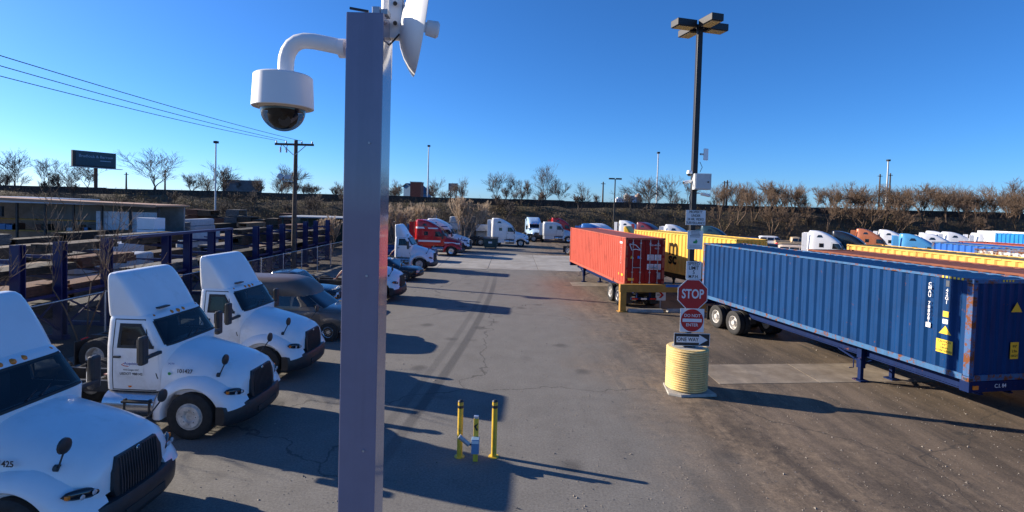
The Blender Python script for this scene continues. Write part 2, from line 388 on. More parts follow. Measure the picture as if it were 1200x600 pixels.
rnd = random.Random(3); m = MB()
for i in range(5200):
    x = rnd.uniform(1.0, 13.5) if i < 4000 else rnd.uniform(-6, 2); y = 9+rnd.random()**1.4*26; r = rnd.uniform(.006, .02)*(1 if rnd.random() < .93 else 1.8)
    if math.hypot(x-5.28, y-15.42) < .85: continue
    p = [Vector((x+rnd.uniform(-1, 1)*r, y+rnd.uniform(-1, 1)*r, q)) for q in (-.002, -.002, -.002)]; a_ = rnd.uniform(0, 6.28)
    b3 = [Vector((x+math.cos(a_+k_*2.09)*r*rnd.uniform(.7, 1.2), y+math.sin(a_+k_*2.09)*r*rnd.uniform(.7, 1.2), 0)) for k_ in range(3)]; m.add(b3+[Vector((x, y, r*rnd.uniform(.6, 1.1)))], [(0, 1, 3), (1, 2, 3), (2, 0, 3)])
link('gravel', m.mesh('gravel', mat('loose gravel', (.22, .19, .16), .9, var=.5, scale=30), recalc=False), None, label='loose grit and small stones scattered over the lot', cat='gravel', kind='stuff')

# ------------------------------------------------------------------ semi tractors
def tractor(label, loc, heading, paint=M_WHITE, sleeper=False, roof=3.64, decals=False, rear=True, roofpaint=None, group=None, stripe=None, mirrors=True, name='semi_tractor', detail=True, rimm=M_RIM):
    t = thing(name, label, 'truck', (loc[0], loc[1], 0), heading, group)
    xb = -4.95 if sleeper else -3.2
    # hood
    hl = [(-.13, .64, .86, 1.26), (-.17, .76, .86, 1.38), (-.30, .87, .86, 1.49), (-.6, .95, .87, 1.62), (-1.0, .985, .9, 1.74), (-1.4, .99, .94, 1.84), (-1.86, .985, .95, 1.96)]
    hood = hoodloft(hl, 3.0).build('hood', paint, t, 38)
    # fenders, swept over the front wheels
    wc = Vector((-1.12, 0, .51))
    for sg in (1, -1):
        m = MB(); rings = []
        for i in range(23):
            a = R(12+i*8.0); ca, sa = math.cos(a), math.sin(a); fl = 1+.22*max(0, ca)**2+.10*max(0, -ca)
            prof = [(.60, .90), (.90, .88), (1.03, .82), (1.10, .75), (1.14, .68), (1.15, .63), (1.12, .60), (.60, .60)]
            rings.append([(wc.x+ca*q*fl*(1.0 if q > .66 else 1/fl**.6), sg*y, min(wc.z+sa*q, 1.36)) for y, q in prof])
        m.loft(rings); m.build('fender', paint, t, 50)
        # headlight: swept oval lens at the fender's front corner
        hl_ = MB(); N_ = 16
        rings = []
        for i in range(9):
            u = -1+2*i/8; rr = math.sqrt(max(0, 1-u*u)); rings.append([(-.185-.20*(u*.5+.5)**1.6+.07*rr*math.cos(2*math.pi*j/N_), sg*(.83+.25*u), 1.0+.06*u+.085*rr*math.sin(2*math.pi*j/N_)) for j in range(N_)])
        hb = hl_.loft(rings).build('headlight', M_GLASS, t, 60)
        for q in (-.06, .06): MB().lathe([(.0, .014), (.035, .012), (.04, 0)], (-.150 if q < 0 else -.195, sg*(.85+q*1.3), 1.0), 'x', 12).build('lamp_reflector', M_LENS, hb, 40)
        MB().box((-.325, sg*1.03, 1.04), (.06, .05, .06)).build('indicator', M_AMBER, hb, bevel=.01)
    # grille with bars
    gp = [(.42, .62), (.52, .88), (.51, 1.14), (.41, 1.34)]; gp = [(y, z) for y, z in gp]+[(-y, z) for y, z in gp[::-1]]
    gx = lambda z: -.055-.05*max(0, (z-.95)/.45)
    gr = MB().loft([[(gx(z)-.13, y, z) for y, z in gp], [(gx(z)-.015, y*.99, .985+(z-.985)*.985) for y, z in gp], [(gx(z), y*.9, .985+(z-.985)*.92) for y, z in gp]]).build('grille', M_BLACK, t, 30)
    if detail:
        bars = MB()
        for i in range(15):
            y = -.38+i*.0543; q = 1.32-.12*max(0, abs(y)-.3); bars.bar((-.05, y, .68), (-.05, y, .95), .014, .02); bars.bar((-.05, y, .95), (gx(q)+.003, y, q), .014, .02)
        bars.build('grille_bars', mat('dark grille slats', (.07, .07, .08), .35, .4), gr)
        MB().lathe([(.0, .012), (.035, .01), (.045, 0)], (-.095, 0, 1.30), 'x', 12).build('badge', M_CHROME, gr)
    # bumper
    rings = []
    for i in range(25):
        y = -1.17+i*2.34/24; xf = .05-.36*(abs(y)/1.17)**3.2; ez = .04*(abs(y)/1.17)**4; dp = .30-.1*(abs(y)/1.17)**3
        rings.append([(xf-dp, y, .34+ez), (xf-.06, y, .31+ez), (xf-.01, y, .38+ez), (xf, y, .5), (xf-.005, y, .66), (xf-.04, y, .74), (xf-.1, y, .76), (xf-dp, y, .76)])
    bumper = MB().loft(rings).build('bumper', M_BLACK, t, 40)
    MB().span((.03, -.42, .42), (.056, .42, .54)).build('air_slot', M_SEAM, bumper)
    # cab
    if sleeper:
        lv = [(.98, xb, -1.8, 1.02, 7), (1.3, xb, -1.78, 1.06, 7), (1.96, xb, -1.74, 1.06, 7), (2.5, xb, -2.08, 1.04, 6.5), (2.68, xb, -2.24, 1.04, 6), (2.95, xb, -2.55, 1.03, 5), (3.2, xb, -2.95, 1.01, 4.6), (3.42, xb+.02, -3.4, .98, 4.4), (3.56, xb+.04, -3.8, .93, 4), (roof-.01, xb+.12, -4.15, .82, 3.6), (roof, xb+.25, -4.35, .6, 3)]
        if roof < 3.3: lv = lv[:5]+[(2.85, xb, -2.6, 1.02, 5), (2.98, xb+.02, -3.0, .98, 4.5), (roof-.01, xb+.1, -3.4, .86, 4), (roof, xb+.25, -3.7, .6, 3)]
    else:
        lv = [(.98, xb, -1.8, .97, 7), (1.3, xb, -1.78, 1.0, 7), (1.96, xb, -1.74, 1.0, 7), (2.52, xb+.02, -2.10, .93, 6.5), (2.62, xb+.03, -2.18, .90, 6), (2.69, xb+.08, -2.3, .82, 5), (2.71, xb+.2, -2.5, .6, 4)]
    cb = Body(lv)
    def cut(x, y, z):
        xb_, xf_, w_, n_ = cb.at(z)
        if 2.015 < z < 2.505 and abs(y) < .87*w_ and x > -2.5 and x > (xb_+xf_)/2+.8*(xf_-xb_)/2 and x > xf_-.16: return True
        return 1.96 < z < 2.44 and -2.80 < x < -2.05-(z-1.955)*.66 and abs(y) > .85*w_
    if detail:
        cab = cb.shell(cut).build('cab', paint, t, 32)
        cb.shell(cut, N=80, shrink=.035).build('lining', M_LINER, cab, 32)
        cb.front_frame(2.01, 2.51, .885, .035, .008).build('windshield_gasket', M_SEAM, cab, 60)
        for sg in (1, -1):
            se = MB().span((-2.95, sg*.42-.25, 1.0), (-2.5, sg*.42+.25, 1.62)).span((-3.02, sg*.42-.24, 1.5), (-2.85, sg*.42+.24, 2.2)).span((-3.0, sg*.42-.13, 2.2), (-2.88, sg*.42+.13, 2.42)); se.build('seat', M_SEAT, t, bevel=.05)
        da = MB().span((-2.25, -.86, 1.5), (-1.86, .86, 1.93)).build('dashboard', M_BLACK, t, bevel=.04)
        MB().tube([(-2.3+.07*math.sin(a_*math.pi/8), .42+.22*math.cos(a_*math.pi/8), 1.95+.2*math.sin(a_*math.pi/8)) for a_ in range(17)], .018, 6).build('steering_wheel', M_BLACK, t, 60)
        MB().span((-1.98, -.2, 1.93), (-1.85, .0, 1.95)).build('papers', M_DECALW, da)
    else:
        cab = cb.mb(64).build('cab', paint, t, 32)
        cb.front(1.985, 2.535, -.915, .915, .007, nu=22).build('windshield_gasket', M_SEAM, cab, 60)
    GL = M_CLEAR if detail else M_GLASS
    ws = cb.front(2.01, 2.51, -.89, .89, .012, nu=22).build('windshield', GL, t, 60)
    if detail:
        for sg in (-1, 1):
            w_ = MB().bar((cb.at(2.03)[1]+.03, sg*.12-.05, 2.045), (cb.at(2.2)[1]-.03, sg*.12+.42, 2.2), .015, .015); w_.build('wiper', M_BLACK, ws)
    for sg in (1, -1):
        if detail:
            cb.side_frame(sg, 1.0, 2.555, (-2.95, -2.93), (-1.86, -2.27), .014, .006).build('door_gasket', M_SEAM, cab, 60)
            door = cb.side(sg, 1.02, 1.935, (-2.93, -2.92), (-1.88, -1.93), .010, nv=8).build('door', paint, t, 60)
            cb.side_frame(sg, 1.955, 2.445, (-2.81, -2.79), (-2.03, -2.35), .045, .012).build('window_gasket', M_SEAM, door, 60)
        else:
            cb.side(sg, 1.0, 2.56, (-2.95, -2.93), (-1.86, -2.27), .004, nv=12).build('door_gasket', M_SEAM, cab, 60)
            door = cb.side(sg, 1.02, 2.545, (-2.93, -2.91), (-1.88, -2.27), .011, nv=12).build('door', paint, t, 60)
            cb.side(sg, 1.93, 2.47, (-2.84, -2.82), (-1.98, -2.33), .016).build('window_gasket', M_SEAM, door, 60)
        cb.side(sg, 1.955, 2.445, (-2.81, -2.79), (-2.03, -2.35), .009 if detail else .022).build('window', GL, door, 60)
        MB().box((-2.82, sg*(cb.at(1.75)[2]+.03), 1.74), (.16, .045, .045)).build('handle', M_BLACK, door, bevel=.01)
        # west coast mirror and its arm
        mr = MB().box((-1.98, sg*1.36, 2.0), (.13, .21, .62)); mo = mr.build('mirror', M_BLACK, t, bevel=.045)
        MB().bar((-1.9, sg*.93, 1.86), (-1.95, sg*1.38, 1.83), .09, .075).build('mirror_arm', M_BLACK, mo, bevel=.02)
        MB().box((-2.05, sg*1.36, 2.0), (.012, .17, .5)).build('mirror_glass', M_CHROME, mo)
        if mirrors:
            hm = MB().tube([(-.62, sg*.86, 1.36), (-.58, sg*.88, 1.42), (-.46, sg*.95, 1.62), (-.40, sg*.98, 1.72)], .014, 6).build('hood_mirror', M_BLACK, t, 40)
            MB().tube([(-.66, sg*.86, 1.37), (-.60, sg*.86, 1.37)], .05, 8).build('mirror_foot', M_BLACK, hm, 40)
            MB().lathe([(.03, -.035), (.09, -.02), (.115, 0), (.11, .03), (.06, .05)], (-.42, sg*.985, 1.76), 'x', 14).build('mirror_head', M_BLACK, hm, 40)
        # steps and tank under the door
        ft = MB().cyl((-1.95, sg*.82, .66), (-3.1, sg*.82, .66), .3, n=22).build('fuel_tank', M_ALU, t, 40)
        st = MB()
        for z in (.48, .8): st.box((-2.3, sg*1.11, z), (.6, .16, .04))
        st.box((-2.02, sg*1.08, .64), (.04, .1, .4)); st.box((-2.58, sg*1.08, .64), (.04, .1, .4)); st.build('step', M_FRAME, t)
        MB().lathe([(.0, .03), (.03, .025), (.045, 0)], (-2.55, sg*(cb.at(1.12)[2]+.008), 1.1), 'y', 10).build('marker_light', M_AMBER, t)
        if sleeper:
            cb.side(sg, 2.03, 2.43, -3.95, -3.55, .008).build('sleeper_window_gasket', M_SEAM, cab, 60)
            cb.side(sg, 2.06, 2.40, -3.92, -3.58, .014).build('sleeper_window', M_GLASS, t, 60)
            if roof > 3.3:
                cb.side(sg, 3.0, 3.24, (-4.2, -4.05), (-3.65, -3.78), .012).build('upper_window', M_GLASS, t, 60)
            # side extender behind the sleeper, with the gap shadowed between
            MB().span((xb-.52, sg*.98, 1.1), (xb-.07, sg*1.03, roof-.25)).build('side_extender', paint, t, bevel=.02)
            cb.side(sg, .5, .96, -4.9, -3.2, .0).build('skirt', paint, t, 60)
            if stripe:
                cb.side(sg, 1.38, 1.56, -4.85, -1.9, .014).build('stripe', stripe, t, 60)
                cb.side(sg, 2.72, 2.90, (-4.85, -4.85), (-3.9, -4.0), .014).build('stripe', stripe, t, 60)
                cb.side(sg, 2.72, 2.84, (-3.5, -3.6), (-2.5, -2.6), .014).build('stripe', stripe, t, 60)
    if stripe: hoodloft([(x, w+.012, 1.22 if x > -1 else 1.3, min(zt, 1.36 if x > -1 else 1.42)) for x, w, zb, zt in hl[2:]], 9).build('hood_stripe', stripe, t, 40)
    if roofpaint is not None and sleeper:
        cb.front(2.75, roof-.02, -.72, .72, .012, nu=14, nv=14).build('roof_cap', roofpaint, t, 60)
    # roof fairing and lights
    if not sleeper:
        fz = 3.57
        fb = Body([(2.60, xb, -2.22, .89, 7), (2.70, xb, -2.29, .91, 7), (2.95, xb, -2.45, .92, 7), (3.2, xb, -2.62, .92, 7), (3.4, xb, -2.77, .91, 7), (3.5, xb+.01, -2.86, .90, 6), (fz-.02, xb+.03, -2.93, .87, 5), (fz, xb+.07, -2.98, .80, 4.5)])
        fo = fb.mb(56).build('roof_fairing', paint, t, 40)
        MB().box((-2.30, -.35, 2.74), (.16, .34, .03)).build('deflector_shoe', M_BLACK, fo)
    for i in range(5):
        y = (-.72, -.2, 0, .2, .72)[i]
        MB().lathe([(.0, .05), (.03, .045), (.05, .02), (.055, -.03)], (cb.at(2.58)[1]-.10*abs(y)-.015, y*(1 if not sleeper else 1.1), 2.585 if not sleeper else 2.60), 'x', 10).build('marker_light', M_AMBER, t, 50)
    # wheels, frame, deck
    for sg in (1, -1): wheel(t, (-1.12, sg*1.0, .51), .51, .30, sg, M_ALU if paint is not M_WHITE else rimm, -.03)
    xe = (-8.3 if sleeper else -6.9) if rear else xb-.25; ax = (xe+2.05, xe+.75)
    fr = MB()
    for sg in (1, -1): fr.span((-.5, sg*.36, .72), (xe, sg*.45, .98))
    for x in ((-1.5, -3.4, xe+3.0, xe+1.4, xe+.05) if rear else (-1.5, -2.9, xe+.05)): fr.span((x-.05, -.36, .75), (x+.05, .36, .95))
    if rear: fr.span((ax[0]-.06, -1.0, .45), (ax[0]+.06, 1.0, .57)); fr.span((ax[1]-.06, -1.0, .45), (ax[1]+.06, 1.0, .57))
    fr.span((-1.18, -1., .46), (-1.06, 1., .56))
    fr.span((-3.2, -.7, .96), (-1.7, .7, 1.02)); fr.span((-1.9, -.45, .6), (-.5, .45, .99))
    fr.build('frame', M_FRAME, t)
    if sleeper: MB().span((xb, -.85, .95), (-1.8, .85, 1.0)).build('floor_pan', M_FRAME, t)
    if rear:
        for x in ax:
            for sg in (1, -1): dual(t, (x, sg*1.03, .51), sg)
        fw = MB().lathe([(.46, -.03), (.47, .02), (.44, .04), (.1, .04)], ((ax[0]+ax[1])/2, 0, 1.12), 'z', 20).span(((ax[0]+ax[1])/2-.3, -.45, .97), ((ax[0]+ax[1])/2+.3, .45, 1.1)).build('fifth_wheel', M_FRAME, t, 40)
        for sg in (1, -1):
            MB().span((xe+.16, sg*.62, .25), (xe+.19, sg*1.2, .95)).build('mudflap', M_BLACK, t)
            MB().span((xe-.02, sg*.5, .78), (xe-.06, sg*.72, .92)).build('tail_light', M_REDLENS, t)
        for k_ in range(3): MB().tube([(xb-.02, -.15+.15*k_, 1.7), (xb-.35, -.15+.15*k_, 1.35), (xb-.6, -.1+.1*k_, 1.0), (xb-.75, 0, .98)], .02, 6).build('air_hose', mat('air hose', (.12, .02+.03*k_, .02), .5), t, 60)
    if decals:
        y = -(cb.at(1.5)[2]+.02)
        pl = MB().span((-2.78, y-.003, 1.33), (-2.22, y-.001, 1.68)).build('door_placard', M_DECALW, t)
        lettering('Acquisitx', .085, M_DECALB, pl, (-2.5, y-.006, 1.60), (0, -1, 0))
        MB().tube([(-2.66, y-.005, 1.60), (-2.72, y-.005, 1.57), (-2.66, y-.005, 1.545), (-2.56, y-.005, 1.535)], .008, 5).build('swoosh', M_REDLENS, pl)
        lettering('416 Cargo, LLC', .055, M_DECALK, pl, (-2.5, y-.006, 1.46), (0, -1, 0))
        lettering('USDOT 988142', .078, M_DECALK, pl, (-2.5, y-.006, 1.37), (0, -1, 0), bold=.01)
        lettering(decals, .12, M_DECALK, t, (-1.32, -.99, 1.46), (0.0, -1, .06), bold=.02)
        lettering('242781', .05, M_DECALB, t, (-1.62, -.985, 1.62), (0.0, -1, .08))
        MB().lathe([(.0, .004), (.035, .004), (.035, 0)], (-1.66, -.996, 1.40), 'y', 12).build('green_sticker', mat('green decal', (.03, .28, .08), .5), t)
    return t

# ------------------------------------------------------------------ cars, pickups, vans
def car(label, loc, heading, paint, kind='suv', cat='car', name='parked_car', roofpaint=None, group=None, L_=4.8, Wd=.95, rimm=M_ALU):
    t = thing(name, label, cat, (loc[0], loc[1], 0), heading, group)
    hz = {'suv': .98, 'pickup': 1.05, 'van': 1.12, 'sedan': .86}[kind]
    top = {'suv': 1.80, 'pickup': 1.86, 'van': 2.28, 'sedan': 1.45}[kind]
    x0 = -L_
    bl = [(.28, x0+.12, -.1, Wd*.92, 5), (.42, x0, -.0, Wd, 6), (.72, x0-.02, .02, Wd*1.02, 7), (hz-.08, x0, -.05, Wd, 6), (hz, x0+.06, -.14, Wd*.95, 5)]
    B = Body(bl); body = B.mb(56).build('body', paint, t, 40)
    nose = {'suv': 1.15, 'pickup': 1.3, 'van': .95, 'sedan': 1.2}[kind]
    hoodloft([(-.05, Wd*.8, hz-.25, hz-.06), (-.25, Wd*.88, hz-.25, hz+.02), (-nose*.7, Wd*.92, hz-.25, hz+.10), (-nose-.3, Wd*.93, hz-.25, hz+.14)], 4).build('hood', paint, t, 40)
    cxb = {'suv': x0+.05, 'pickup': -3.35, 'van': x0+.03, 'sedan': x0+.75}[kind]
    slope = .55 if kind != 'van' else .62
    zt = 1.78 if kind == 'van' else top-.06
    cl = [(hz-.05, cxb, -nose, Wd*.96, 6), (hz+.12, cxb, -nose-.1, Wd*.95, 6), (zt-.12, cxb+(.25 if kind in ('suv', 'sedan') else .05), -nose-.1-slope, Wd*.85, 6), (zt, cxb+(.35 if kind in ('suv', 'sedan') else .08), -nose-.22-slope, Wd*.78, 5)]
    if kind == 'van': cl = cl[:-1]
    C = Body(cl+([(top, cxb+.7, -nose-.6-slope, Wd*.6, 4)] if kind != 'van' else [])); cab = C.mb(56).build('cabin', paint, t, 35)
    if kind == 'van':
        RB = Body([(zt-.14, cxb+.02, -nose-.06-slope, Wd*.9, 5), (zt+.05, cxb, -nose-.12-slope, Wd*.92, 5), (2.05, cxb+.03, -nose-.4-slope, Wd*.90, 4.6), (2.18, cxb+.08, -nose-.6-slope, Wd*.82, 4), (2.27, cxb+.25, -nose-.95-slope, Wd*.65, 4), (2.29, cxb+.6, -nose-1.3-slope, Wd*.4, 3)])
        RB.mb(56).build('raised_roof', roofpaint or paint, t, 50)
    zw0, zw1 = hz+.13, zt-.16
    C.front(zw0-.02, zw1+.05, -.9, .9, .01, nu=16).build('windshield', M_GLASS, t, 60)
    if kind != 'sedan' and kind != 'pickup': C.front(zw0+.03, zw1, -.8, .8, .01, back=True).build('rear_window', M_GLASS, t, 60)
    cf = C.at(zw0)[1]; ct = C.at(zw1)[1]
    segs = {'suv': 3, 'pickup': 2, 'van': 4, 'sedan': 2}[kind]
    bx0 = cxb+(.35 if kind in ('suv', 'sedan') else .15); span = (cf-.22-bx0)/segs
    for sg in (1, -1):
        for i in range(segs):
            a, e = bx0+i*span+.04, bx0+(i+1)*span-.04
            C.side(sg, zw0+.02, zw1, (a, a+.06), (e, min(e, ct-.12) if i == segs-1 else e), .01).build('window', M_GLASS, t, 60)
        dr = B.side(sg, .45, hz-.12, cf-1.15, cf-.1, .006).build('door', paint, t, 60)
        MB().box((cf-1.0, sg*(Wd+.02), hz-.15), (.16, .03, .03)).build('handle', M_BLACK, dr)
        MB().box((cf-.22, sg*(Wd+.1), zw0+.1), (.1, .2, .15)).build('mirror', M_BLACK, t, bevel=.03)
        B.front(hz-.30, hz-.13, sg*.62-.2, sg*.62+.2, .014, nu=6).build('headlight', M_LENS, t, 60)
        B.front(hz-.36, hz-.31, sg*.62-.2, sg*.62+.2, .014, nu=6).build('indicator', M_AMBER, t, 60)
        B.front(hz-.35, hz-.12, sg*.8-.12, sg*.8+.12, .012, back=True, nu=4).build('tail_light', M_REDLENS, t, 60)
        for x in (-.85, x0+.95):
            MB().lathe([(.40, 0), (.40, .012), (.33, .012)], (x, sg*(Wd+.0), .36), 'y', 24).build('wheel_arch', M_BLACK, t, 40)
            wheel(t, (x, sg*(Wd-.08), .35), .35, .24, sg, rimm, .02)
    B.front(hz-.34, hz-.14, -.38, .38, .012).build('grille', M_BLACK, t, 60)
    Body([(.34, x0-.08, .09, Wd*.98, 5), (.42, x0-.1, .11, Wd, 5), (.56, x0-.1, .11, Wd, 5), (.60, x0-.06, .07, Wd*.96, 5)]).mb(40).build('bumper', M_CHROME if kind in ('van', 'pickup') else M_BLACK, t, 40)
    if kind == 'pickup':
        bed = MB().span((x0+.05, -Wd*.95, hz-.03), (cxb-.05, -Wd*.85, hz+.22)).span((x0+.05, Wd*.85, hz-.03), (cxb-.05, Wd*.95, hz+.22)).span((x0+.02, -Wd*.95, hz-.03), (x0+.1, Wd*.95, hz+.22)); bed.build('cargo_bed', paint, t, bevel=.02)
    if kind == 'suv':
        for sg in (1, -1): MB().tube([(cxb+.6, sg*.55, top+.02), (cxb+2.2, sg*.55, top+.05)], .02, 6).build('roof_rail', M_BLACK, t)
    return t

# ------------------------------------------------------------------ containers and chassis
CL, CW, CH = 12.19, 2.2, 2.59
def contpaint(name, col, rust=.25, var=.1): return mat(name, col, .55, .0, spec=.12, var=var, scale=1.2, rust=rust, dirt=.2, dirtcol=tuple(c*.5+.006 for c in col), bump=.06, bscale=25, streak=.2)
def corrugated(x0, x1, z0, z1, y, depth, pitch):
    """pressed steel sheet along x; outer flats at y, inner flats at y-depth"""
    m = MB(); pr = []; n = max(1, round((x1-x0)/pitch)); p = (x1-x0)/n
    for i in range(n):
        a = x0+i*p; pr += [(a, y), (a+p*.30, y), (a+p*.5, y-depth), (a+p*.80, y-depth)]
    pr.append((x1, y))
    vs = [(x, yy, z) for z in (z0, z1) for x, yy in pr]; k = len(pr)
    m.add(vs, [(i, i+1, k+i+1, k+i) for i in range(k-1)]); return m
def container(label, corner, direction, paint, base=1.2, rail=None, postpaint=None, doors_near=False, detail=2, group=None, pitch=.355, name='shipping_container', L_=CL, roofpaint=None, sidepaint=None):
    """corner: near left bottom corner on the plan; x runs to the far end, left side at y=0, right at y=-CW"""
    d = Vector(direction).normalized(); t = thing(name, label, 'container', (corner[0], corner[1], base), math.atan2(d.y, d.x), group)
    rail = rail or paint; pp = postpaint or rail
    for x in (0, L_-.16):
        for y in (-.14, -CW): MB().span((x, y, .13), (x+.16, y+.14, CH-.13)).build('corner_post', pp, t, bevel=.012)
    for z in (0, CH-.12):
        for x in (-.004, L_-.174):
            for y in (-.158, -CW-.004):
                c = MB().span((x, y, z), (x+.178, y+.162, z+.12)).build('corner_casting', pp, t, bevel=.012)
                hx = -.006 if x < 0 else L_+.006
                MB().box((hx, y+.08, z+.06), (.012, .07, .05)).build('casting_hole', M_SEAM, c)
                if y > -1: MB().box((x+.09, .006, z+.06), (.09, .012, .05)).build('casting_hole', M_SEAM, c)
    for y, sg in ((0, 1), (-CW, -1)):
        ya = y-sg*.006
        MB().span((.18, min(ya, ya-sg*.06), CH-.07), (L_-.18, max(ya, ya-sg*.06), CH-.006)).build('top_rail', rail, t)
        MB().span((.18, min(ya, ya-sg*.05), .01), (L_-.18, max(ya, ya-sg*.05), .16)).build('bottom_rail', rail, t)
        w = corrugated(.16, L_-.16, .16, CH-.07, 0, .05, pitch)
        w.v = [(x, y-sg*.02+sg*v, z) for x, v, z in w.v]; w.build('side_wall', sidepaint or paint, t)
    ends = ((0, -1), (L_, 1))
    for xe, sg in ends:
        if doors_near and xe == 0: continue
        w = corrugated(-CW+.14, -.14, .16, CH-.10, 0, .045, .26)
        w.v = [(xe-sg*.02+sg*yy, x, z) for x, yy, z in w.v]; w.build('end_wall', paint, t)
        MB().span((xe-sg*.006, -CW+.16, CH-.11), (xe-sg*.07, -.16, CH-.008)).build('end_header', rail, t)
        MB().span((xe-sg*.006, -CW+.16, .01), (xe-sg*.07, -.16, .16)).build('end_sill', rail, t)
    rf = corrugated(.1, L_-.1, -CW+.07, -.07, 0, .02, .42); rf.v = [(x, z, CH-.03+yy) for x, yy, z in rf.v]; rf.build('roof', roofpaint or paint, t)
    MB().span((.1, -CW+.06, .06), (L_-.1, -.06, .12)).build('floor', M_FRAME, t)
    if doors_near:
        for k_, y0 in ((0, -CW/2+.008), (1, -CW+.15)):
            y1 = y0+CW/2-.165
            dr = MB()
            nz = 5
            for i in range(nz):
                za = .17+i*(CH-.30)/nz; zb = za+(CH-.30)/nz
                dr.span((.03, y0, za), (.055, y1, zb-.05)); dr.span((.04, y0, zb-.05), (.06, y1, zb))
            dr.span((.012, y0, .15), (.05, y0+.05, CH-.13)).span((.012, y1-.05, .15), (.05, y1, CH-.13))
            do = dr.build('door', paint, t)
            for q in (.27, .73):
                yy = y0+(y1-y0)*q
                rod = MB().cyl((-.012, yy, .12), (-.012, yy, CH-.1), .019, n=8)
                for z in (.2, .75, 1.5, 2.3): rod.box((0, yy, z), (.05, .09, .07))
                ro = rod.build('locking_bar', M_GALV, do, 40)
                MB().span((-.045, yy-.02 if q < .5 else yy-.36, .98), (-.03, yy+.36 if q < .5 else yy+.02, 1.03)).build('lever', M_GALV, ro)
            for z in (.35, .95, 1.6, 2.2): MB().box((.0, y1+.05 if k_ == 0 else y0-.05, z), (.05, .14, .12)).build('hinge', paint, do)
        MB().span((.0, -CW+.16, CH-.11), (.07, -.16, CH-.006)).build('end_header', rail, t)
        MB().span((.0, -CW+.16, .01), (.07, -.16, .15)).build('end_sill', rail, t)
    return t
def chassis(label, corner, direction, paint, front_near=True, base=1.2, legs=3.65, wheels=True, group=None, tail=True, L_=CL, flap=True):
    d = Vector(direction).normalized(); t = thing('container_chassis', label, 'trailer', (corner[0], corner[1], 0), math.atan2(d.y, d.x), group)
    X = (lambda x: x) if front_near else (lambda x: L_-x)
    z1 = base-.005; fr = MB()
    for y in (-.62, -CW+.62): fr.span((X(.15), y-.06, z1-.40), (X(L_-.15), y+.06, z1-.37)).span((X(.15), y-.06, z1-.08), (X(L_-.15), y+.06, z1-.05)).span((X(.15), y-.012, z1-.38), (X(L_-.15), y+.012, z1-.06))
    for i in range(int((L_-.6)/1.12)): x = .5+i*1.12; fr.span((X(x)-.05, -CW+.62, z1-.3), (X(x)+.05, -.62, z1-.1))
    fr.build('frame', paint, t)
    for x in (.12, L_-.12): MB().span((X(x)-.12, -CW+.02, z1-.27), (X(x)+.12, -.02, z1)).build('bolster', paint, t, bevel=.012)
    lg = X(legs)
    for y in (-.5, -CW+.5):
        lo = MB().span((lg-.09, y-.09, .42), (lg+.09, y+.09, z1-.06)).span((lg-.06, y-.06, .05), (lg+.06, y+.06, .5)).build('landing_leg', paint, t, bevel=.01)
        MB().span((lg-.16, y-.15, .0), (lg+.16, y+.15, .05)).build('foot_plate', paint, lo)
        MB().bar((lg+.08, y, .62), (lg+.9, y, z1-.38), .05).build('brace', paint, lo)
    br = MB().bar((lg, -.5, .5), (lg, -CW+.5, .9), .05).bar((lg, -.5, .9), (lg, -CW+.5, .5), .05).build('cross_brace', paint, t)
    MB().tube([(lg-.02, -.35, .75), (lg-.02, -.2, .75), (lg-.02, -.2, .45), (lg-.02, -.05, .45)], .018, 6).build('crank', paint, t)
    if wheels:
        for x in (L_-1.15, L_-2.45):
            MB().cyl((X(x), -.3, .52), (X(x), -CW+.3, .52), .065, n=12).build('axle', M_FRAME, t, 40)
            dual(t, (X(x), -.16, .51), 1); dual(t, (X(x), -CW+.16, .51), -1)
        MB().span((X(L_-3.0), -CW+.5, .56), (X(L_-.6), -CW+.76, .82)).span((X(L_-3.0), -.76, .56), (X(L_-.6), -.5, .82)).build('suspension', M_FRAME, t)
        if flap:
            for y in (-.08, -CW+.58): MB().span((X(L_-.42), y-.5, .2), (X(L_-.40), y, .86)).build('mudflap', M_BLACK, t)
    if tail:
        rb = MB().span((X(L_+.02), -CW+.4, .48), (X(L_-.08), -.4, .6))
        for y in (-.75, -CW+.75): rb.span((X(L_-.02), y-.04, .6), (X(L_-.1), y+.04, z1-.27))
        ro = rb.build('rear_guard', paint, t)
        for y in (-.6, -1.1, -1.6): MB().span((X(L_+.035), y-.16, .5), (X(L_+.022), y+.16, .58)).build('reflector', M_DECALW if y == -1.1 else M_REDLENS, ro)
        for y in (-.45, -CW+.45): MB().span((X(L_+.004), y-.12, z1-.2), (X(L_+.03), y+.12, z1-.1)).build('tail_light', M_REDLENS, t)
    for y in (-.2, -CW+.2): MB().span((X(-.004), y-.08, z1-.19), (X(-.03), y+.08, z1-.09)).build('marker_light', M_AMBER, t)
    return t

P_BLUE = contpaint('blue container paint', (.003, .036, .125), .25); P_BLUE2 = contpaint('bright blue container paint', (.03, .13, .46), .2)
P_BRAIL = contpaint('worn blue rail paint', (.05, .13, .26), .7); P_BPOST = contpaint('rusty blue post paint', (.055, .12, .26), 1.0)
P_RED = contpaint('sunlit red container paint', (.47, .088, .058), .1, .08); P_REDR = contpaint('red rail paint', (.42, .10, .065), .5)  # first red is paler: the sunlit look of the side walls put into the paint
P_MSC = contpaint('yellow container paint', (.72, .46, .09), .12); P_YEL = contpaint('ochre container paint', (.68, .40, .10), .3)
P_BROWN = contpaint('brown container paint', (.21, .075, .045), .4); P_GREY = contpaint('pale grey container paint', (.50, .50, .48), .8)
P_CHB = contpaint('blue chassis paint', (.004, .015, .07), .3); P_CHK = contpaint('dark chassis paint', (.03, .03, .035), .4)
P_OLIVE = contpaint('weathered roof paint', (.16, .14, .07), .5)
def plate(parent, name, lo, hi, m): return MB().span(lo, hi).build(name, m, parent)

